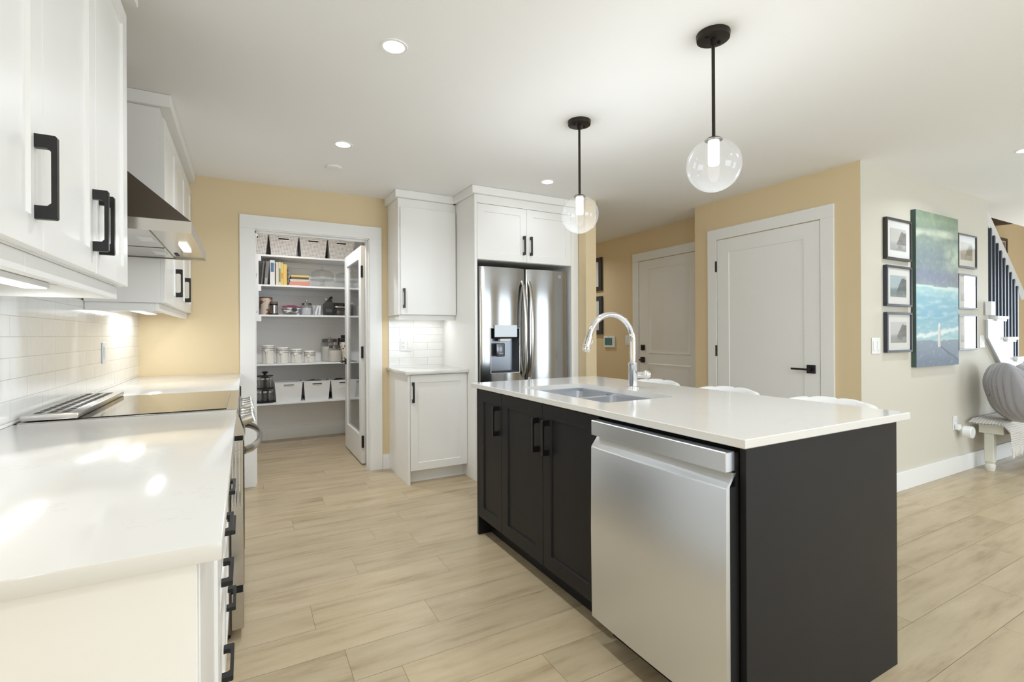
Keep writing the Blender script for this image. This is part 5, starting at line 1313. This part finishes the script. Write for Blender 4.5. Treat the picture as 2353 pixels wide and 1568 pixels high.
# side shelf contents at the left (only slivers show past the jamb)
for z, h, col, lb, nm in ((SH['books'], 0.20, (140, 112, 84), 'brown box on the left side shelf of the pantry', 'cardboard_box'), (SH['dry'], 0.24, (66, 58, 50), 'dark brown box on the lower left side shelf', 'cardboard_box')):
    t = thing(nm, lb, 'box', (-0.05, 5.5, z), 'boxes on the left side shelves')
    obj('carton', MB().box(-0.22, 0.092, 5.1, 5.85, z + 0.0008, z + h, 0.003), mat('box_card', col, 0.8), t)
    obj('tape', MB().box(-0.22, 0.092, 5.45, 5.50, z + h + 0.0002, z + h + 0.001), mat('box_tape', (180, 160, 130), 0.4), t)
# canisters
M_cer = mat('white_ceramic', (232, 229, 222), 0.2)
M_wood = mat('clasp_silver', (150, 148, 144), 0.3, 0.8)
def canister(x, h, label):
    z = SH['jars'] + 0.0008; y = 5.99; r = 0.062
    t = thing('canister', label, 'canister', (x, y, z), 'ceramic canisters with clasps')
    obj('body', MB().lathe([(r - 0.004, 0), (r, 0.005), (r, h - 0.05), (r - 0.003, h - 0.046)], (x, y, z), 32), M_cer, t)
    obj('seal', MB().lathe([(r - 0.002, h - 0.0455), (r - 0.002, h - 0.038)], (x, y, z), 32), M_wood, t)
    obj('lid', MB().lathe([(r, h - 0.0375), (r, h - 0.012), (r - 0.006, h - 0.004), (0.01, h)], (x, y, z), 32), M_cer, t)
    w = MB().tube([(x + (r + 0.003) * math.cos(2 * PI * k / 32), y + (r + 0.003) * math.sin(2 * PI * k / 32), z + h - 0.055) for k in range(32)], 0.0022, 6, closed=True)
    w.tube([(x + (r + 0.003) * math.cos(2 * PI * k / 32), y + (r + 0.003) * math.sin(2 * PI * k / 32), z + h - 0.02) for k in range(32)], 0.0018, 6, closed=True)
    cl = obj('clasp_wire', w, M_wood, t)
    d = MB().lathe([(0.016, 0), (0.016, 0.005)], (x - 0.018, y - r - 0.007, z + h - 0.058), 16, 'y')
    d.tube([(x - 0.018, y - r - 0.004, z + h - 0.07), (x - 0.018, y - r - 0.005, z + 0.02)], 0.005, 8)
    obj('scoop', d, M_cer, t)
for x, h, lb in ((0.221, 0.205, 'white clasp canister on pantry shelf, tallest of four'), (0.365, 0.180, 'white clasp canister on pantry shelf, second tallest of four'), (0.507, 0.160, 'white clasp canister on pantry shelf, third tallest of four'), (0.645, 0.137, 'white clasp canister on pantry shelf, shortest of four')):
    canister(x, h, lb)
ZJ = SH['jars'] + 0.0008
glass_jar(0.888, 6.18, ZJ, 0.100, 0.262, 0.66, 'large lidded glass jar of flour on canister shelf', (228, 222, 212), 'lidded glass jars')
glass_jar(0.918, 5.99, ZJ, 0.075, 0.185, 0.72, 'smaller lidded glass jar of flour before the large jar', (230, 224, 214), 'lidded glass jars')
sb = thing('spray_bottle', 'spray bottle with black trigger and leopard print wrap', 'bottle', (1.03, 6.08, ZJ))
obj('body', MB().lathe([(0.048, 0), (0.05, 0.006), (0.05, 0.17), (0.03, 0.215), (0.016, 0.225)], (1.03, 6.08, ZJ), 24), speck('leopard_wrap', (222, 210, 190), (60, 50, 42), 40, 0.55, 0.6), sb)
obj('trigger', MB().box(0.985, 1.05, 6.065, 6.095, ZJ + 0.226, ZJ + 0.275, 0.006, 2).box(0.965, 0.985, 6.07, 6.09, ZJ + 0.18, ZJ + 0.275, 0.004).box(1.0, 1.08, 6.07, 6.09, ZJ + 0.275, ZJ + 0.31, 0.006), M_black, sb)
# spice rack and jars
sr = thing('spice_rack', 'black two tier revolving spice rack at left of bottom shelf', 'spice rack', (0.19, 6.02, SH['bins']))
zs0 = SH['bins'] + 0.0008; cx_, cy_ = 0.19, 6.02
obj('base_tray', MB().lathe([(0.098, 0), (0.10, 0.004), (0.10, 0.014), (0.09, 0.018), (0.02, 0.018)], (cx_, cy_, zs0), 32), M_black, sr)
obj('middle_tray', MB().lathe([(0.088, 0.150), (0.088, 0.160), (0.02, 0.161)], (cx_, cy_, zs0), 32), M_black, sr)
obj('top_plate', MB().lathe([(0.082, 0.288), (0.082, 0.296), (0.02, 0.298)], (cx_, cy_, zs0), 32), M_black, sr)
obj('column', MB().box(cx_ - 0.028, cx_ + 0.028, cy_ - 0.028, cy_ + 0.028, zs0 + 0.018, zs0 + 0.288), M_black, sr)
obj('knob', MB().lathe([(0.016, 0.298), (0.013, 0.315), (0.03, 0.326), (0.032, 0.336), (0.01, 0.342)], (cx_, cy_, zs0), 24), M_black, sr)
k = 0; first = None
tiers = {0: 'lower', 1: 'upper'}
for tier, z in ((0, zs0 + 0.0185), (1, zs0 + 0.1615)):
    for i in range(8):
        a = 2 * PI * (i + 0.5 * tier) / 8; R_ = 0.068 if tier == 0 else 0.06; x, y = cx_ + R_ * math.cos(a), cy_ + R_ * math.sin(a)
        lb = 'small steel capped glass spice jar in %s tier of rack' % tiers[tier]
        if first is None:
            first = thing('spice_jar', lb, 'spice jar', (0, 0, 0), 'spice jars in the %s rack tier' % tiers[tier])
            obj('bottle', MB().lathe([(0.019, 0), (0.021, 0.003), (0.021, 0.088), (0.018, 0.092)], (0, 0, 0), 16), M_jar, first)
            obj('cap', MB().lathe([(0.021, 0.0925), (0.021, 0.112), (0.019, 0.114), (0.004, 0.1145)], (0, 0, 0), 16), M_chrome, first)
            first.location = (x, y, z)
        else: dup(first, (x, y, z), lb, group='spice jars in the %s rack tier' % tiers[tier])
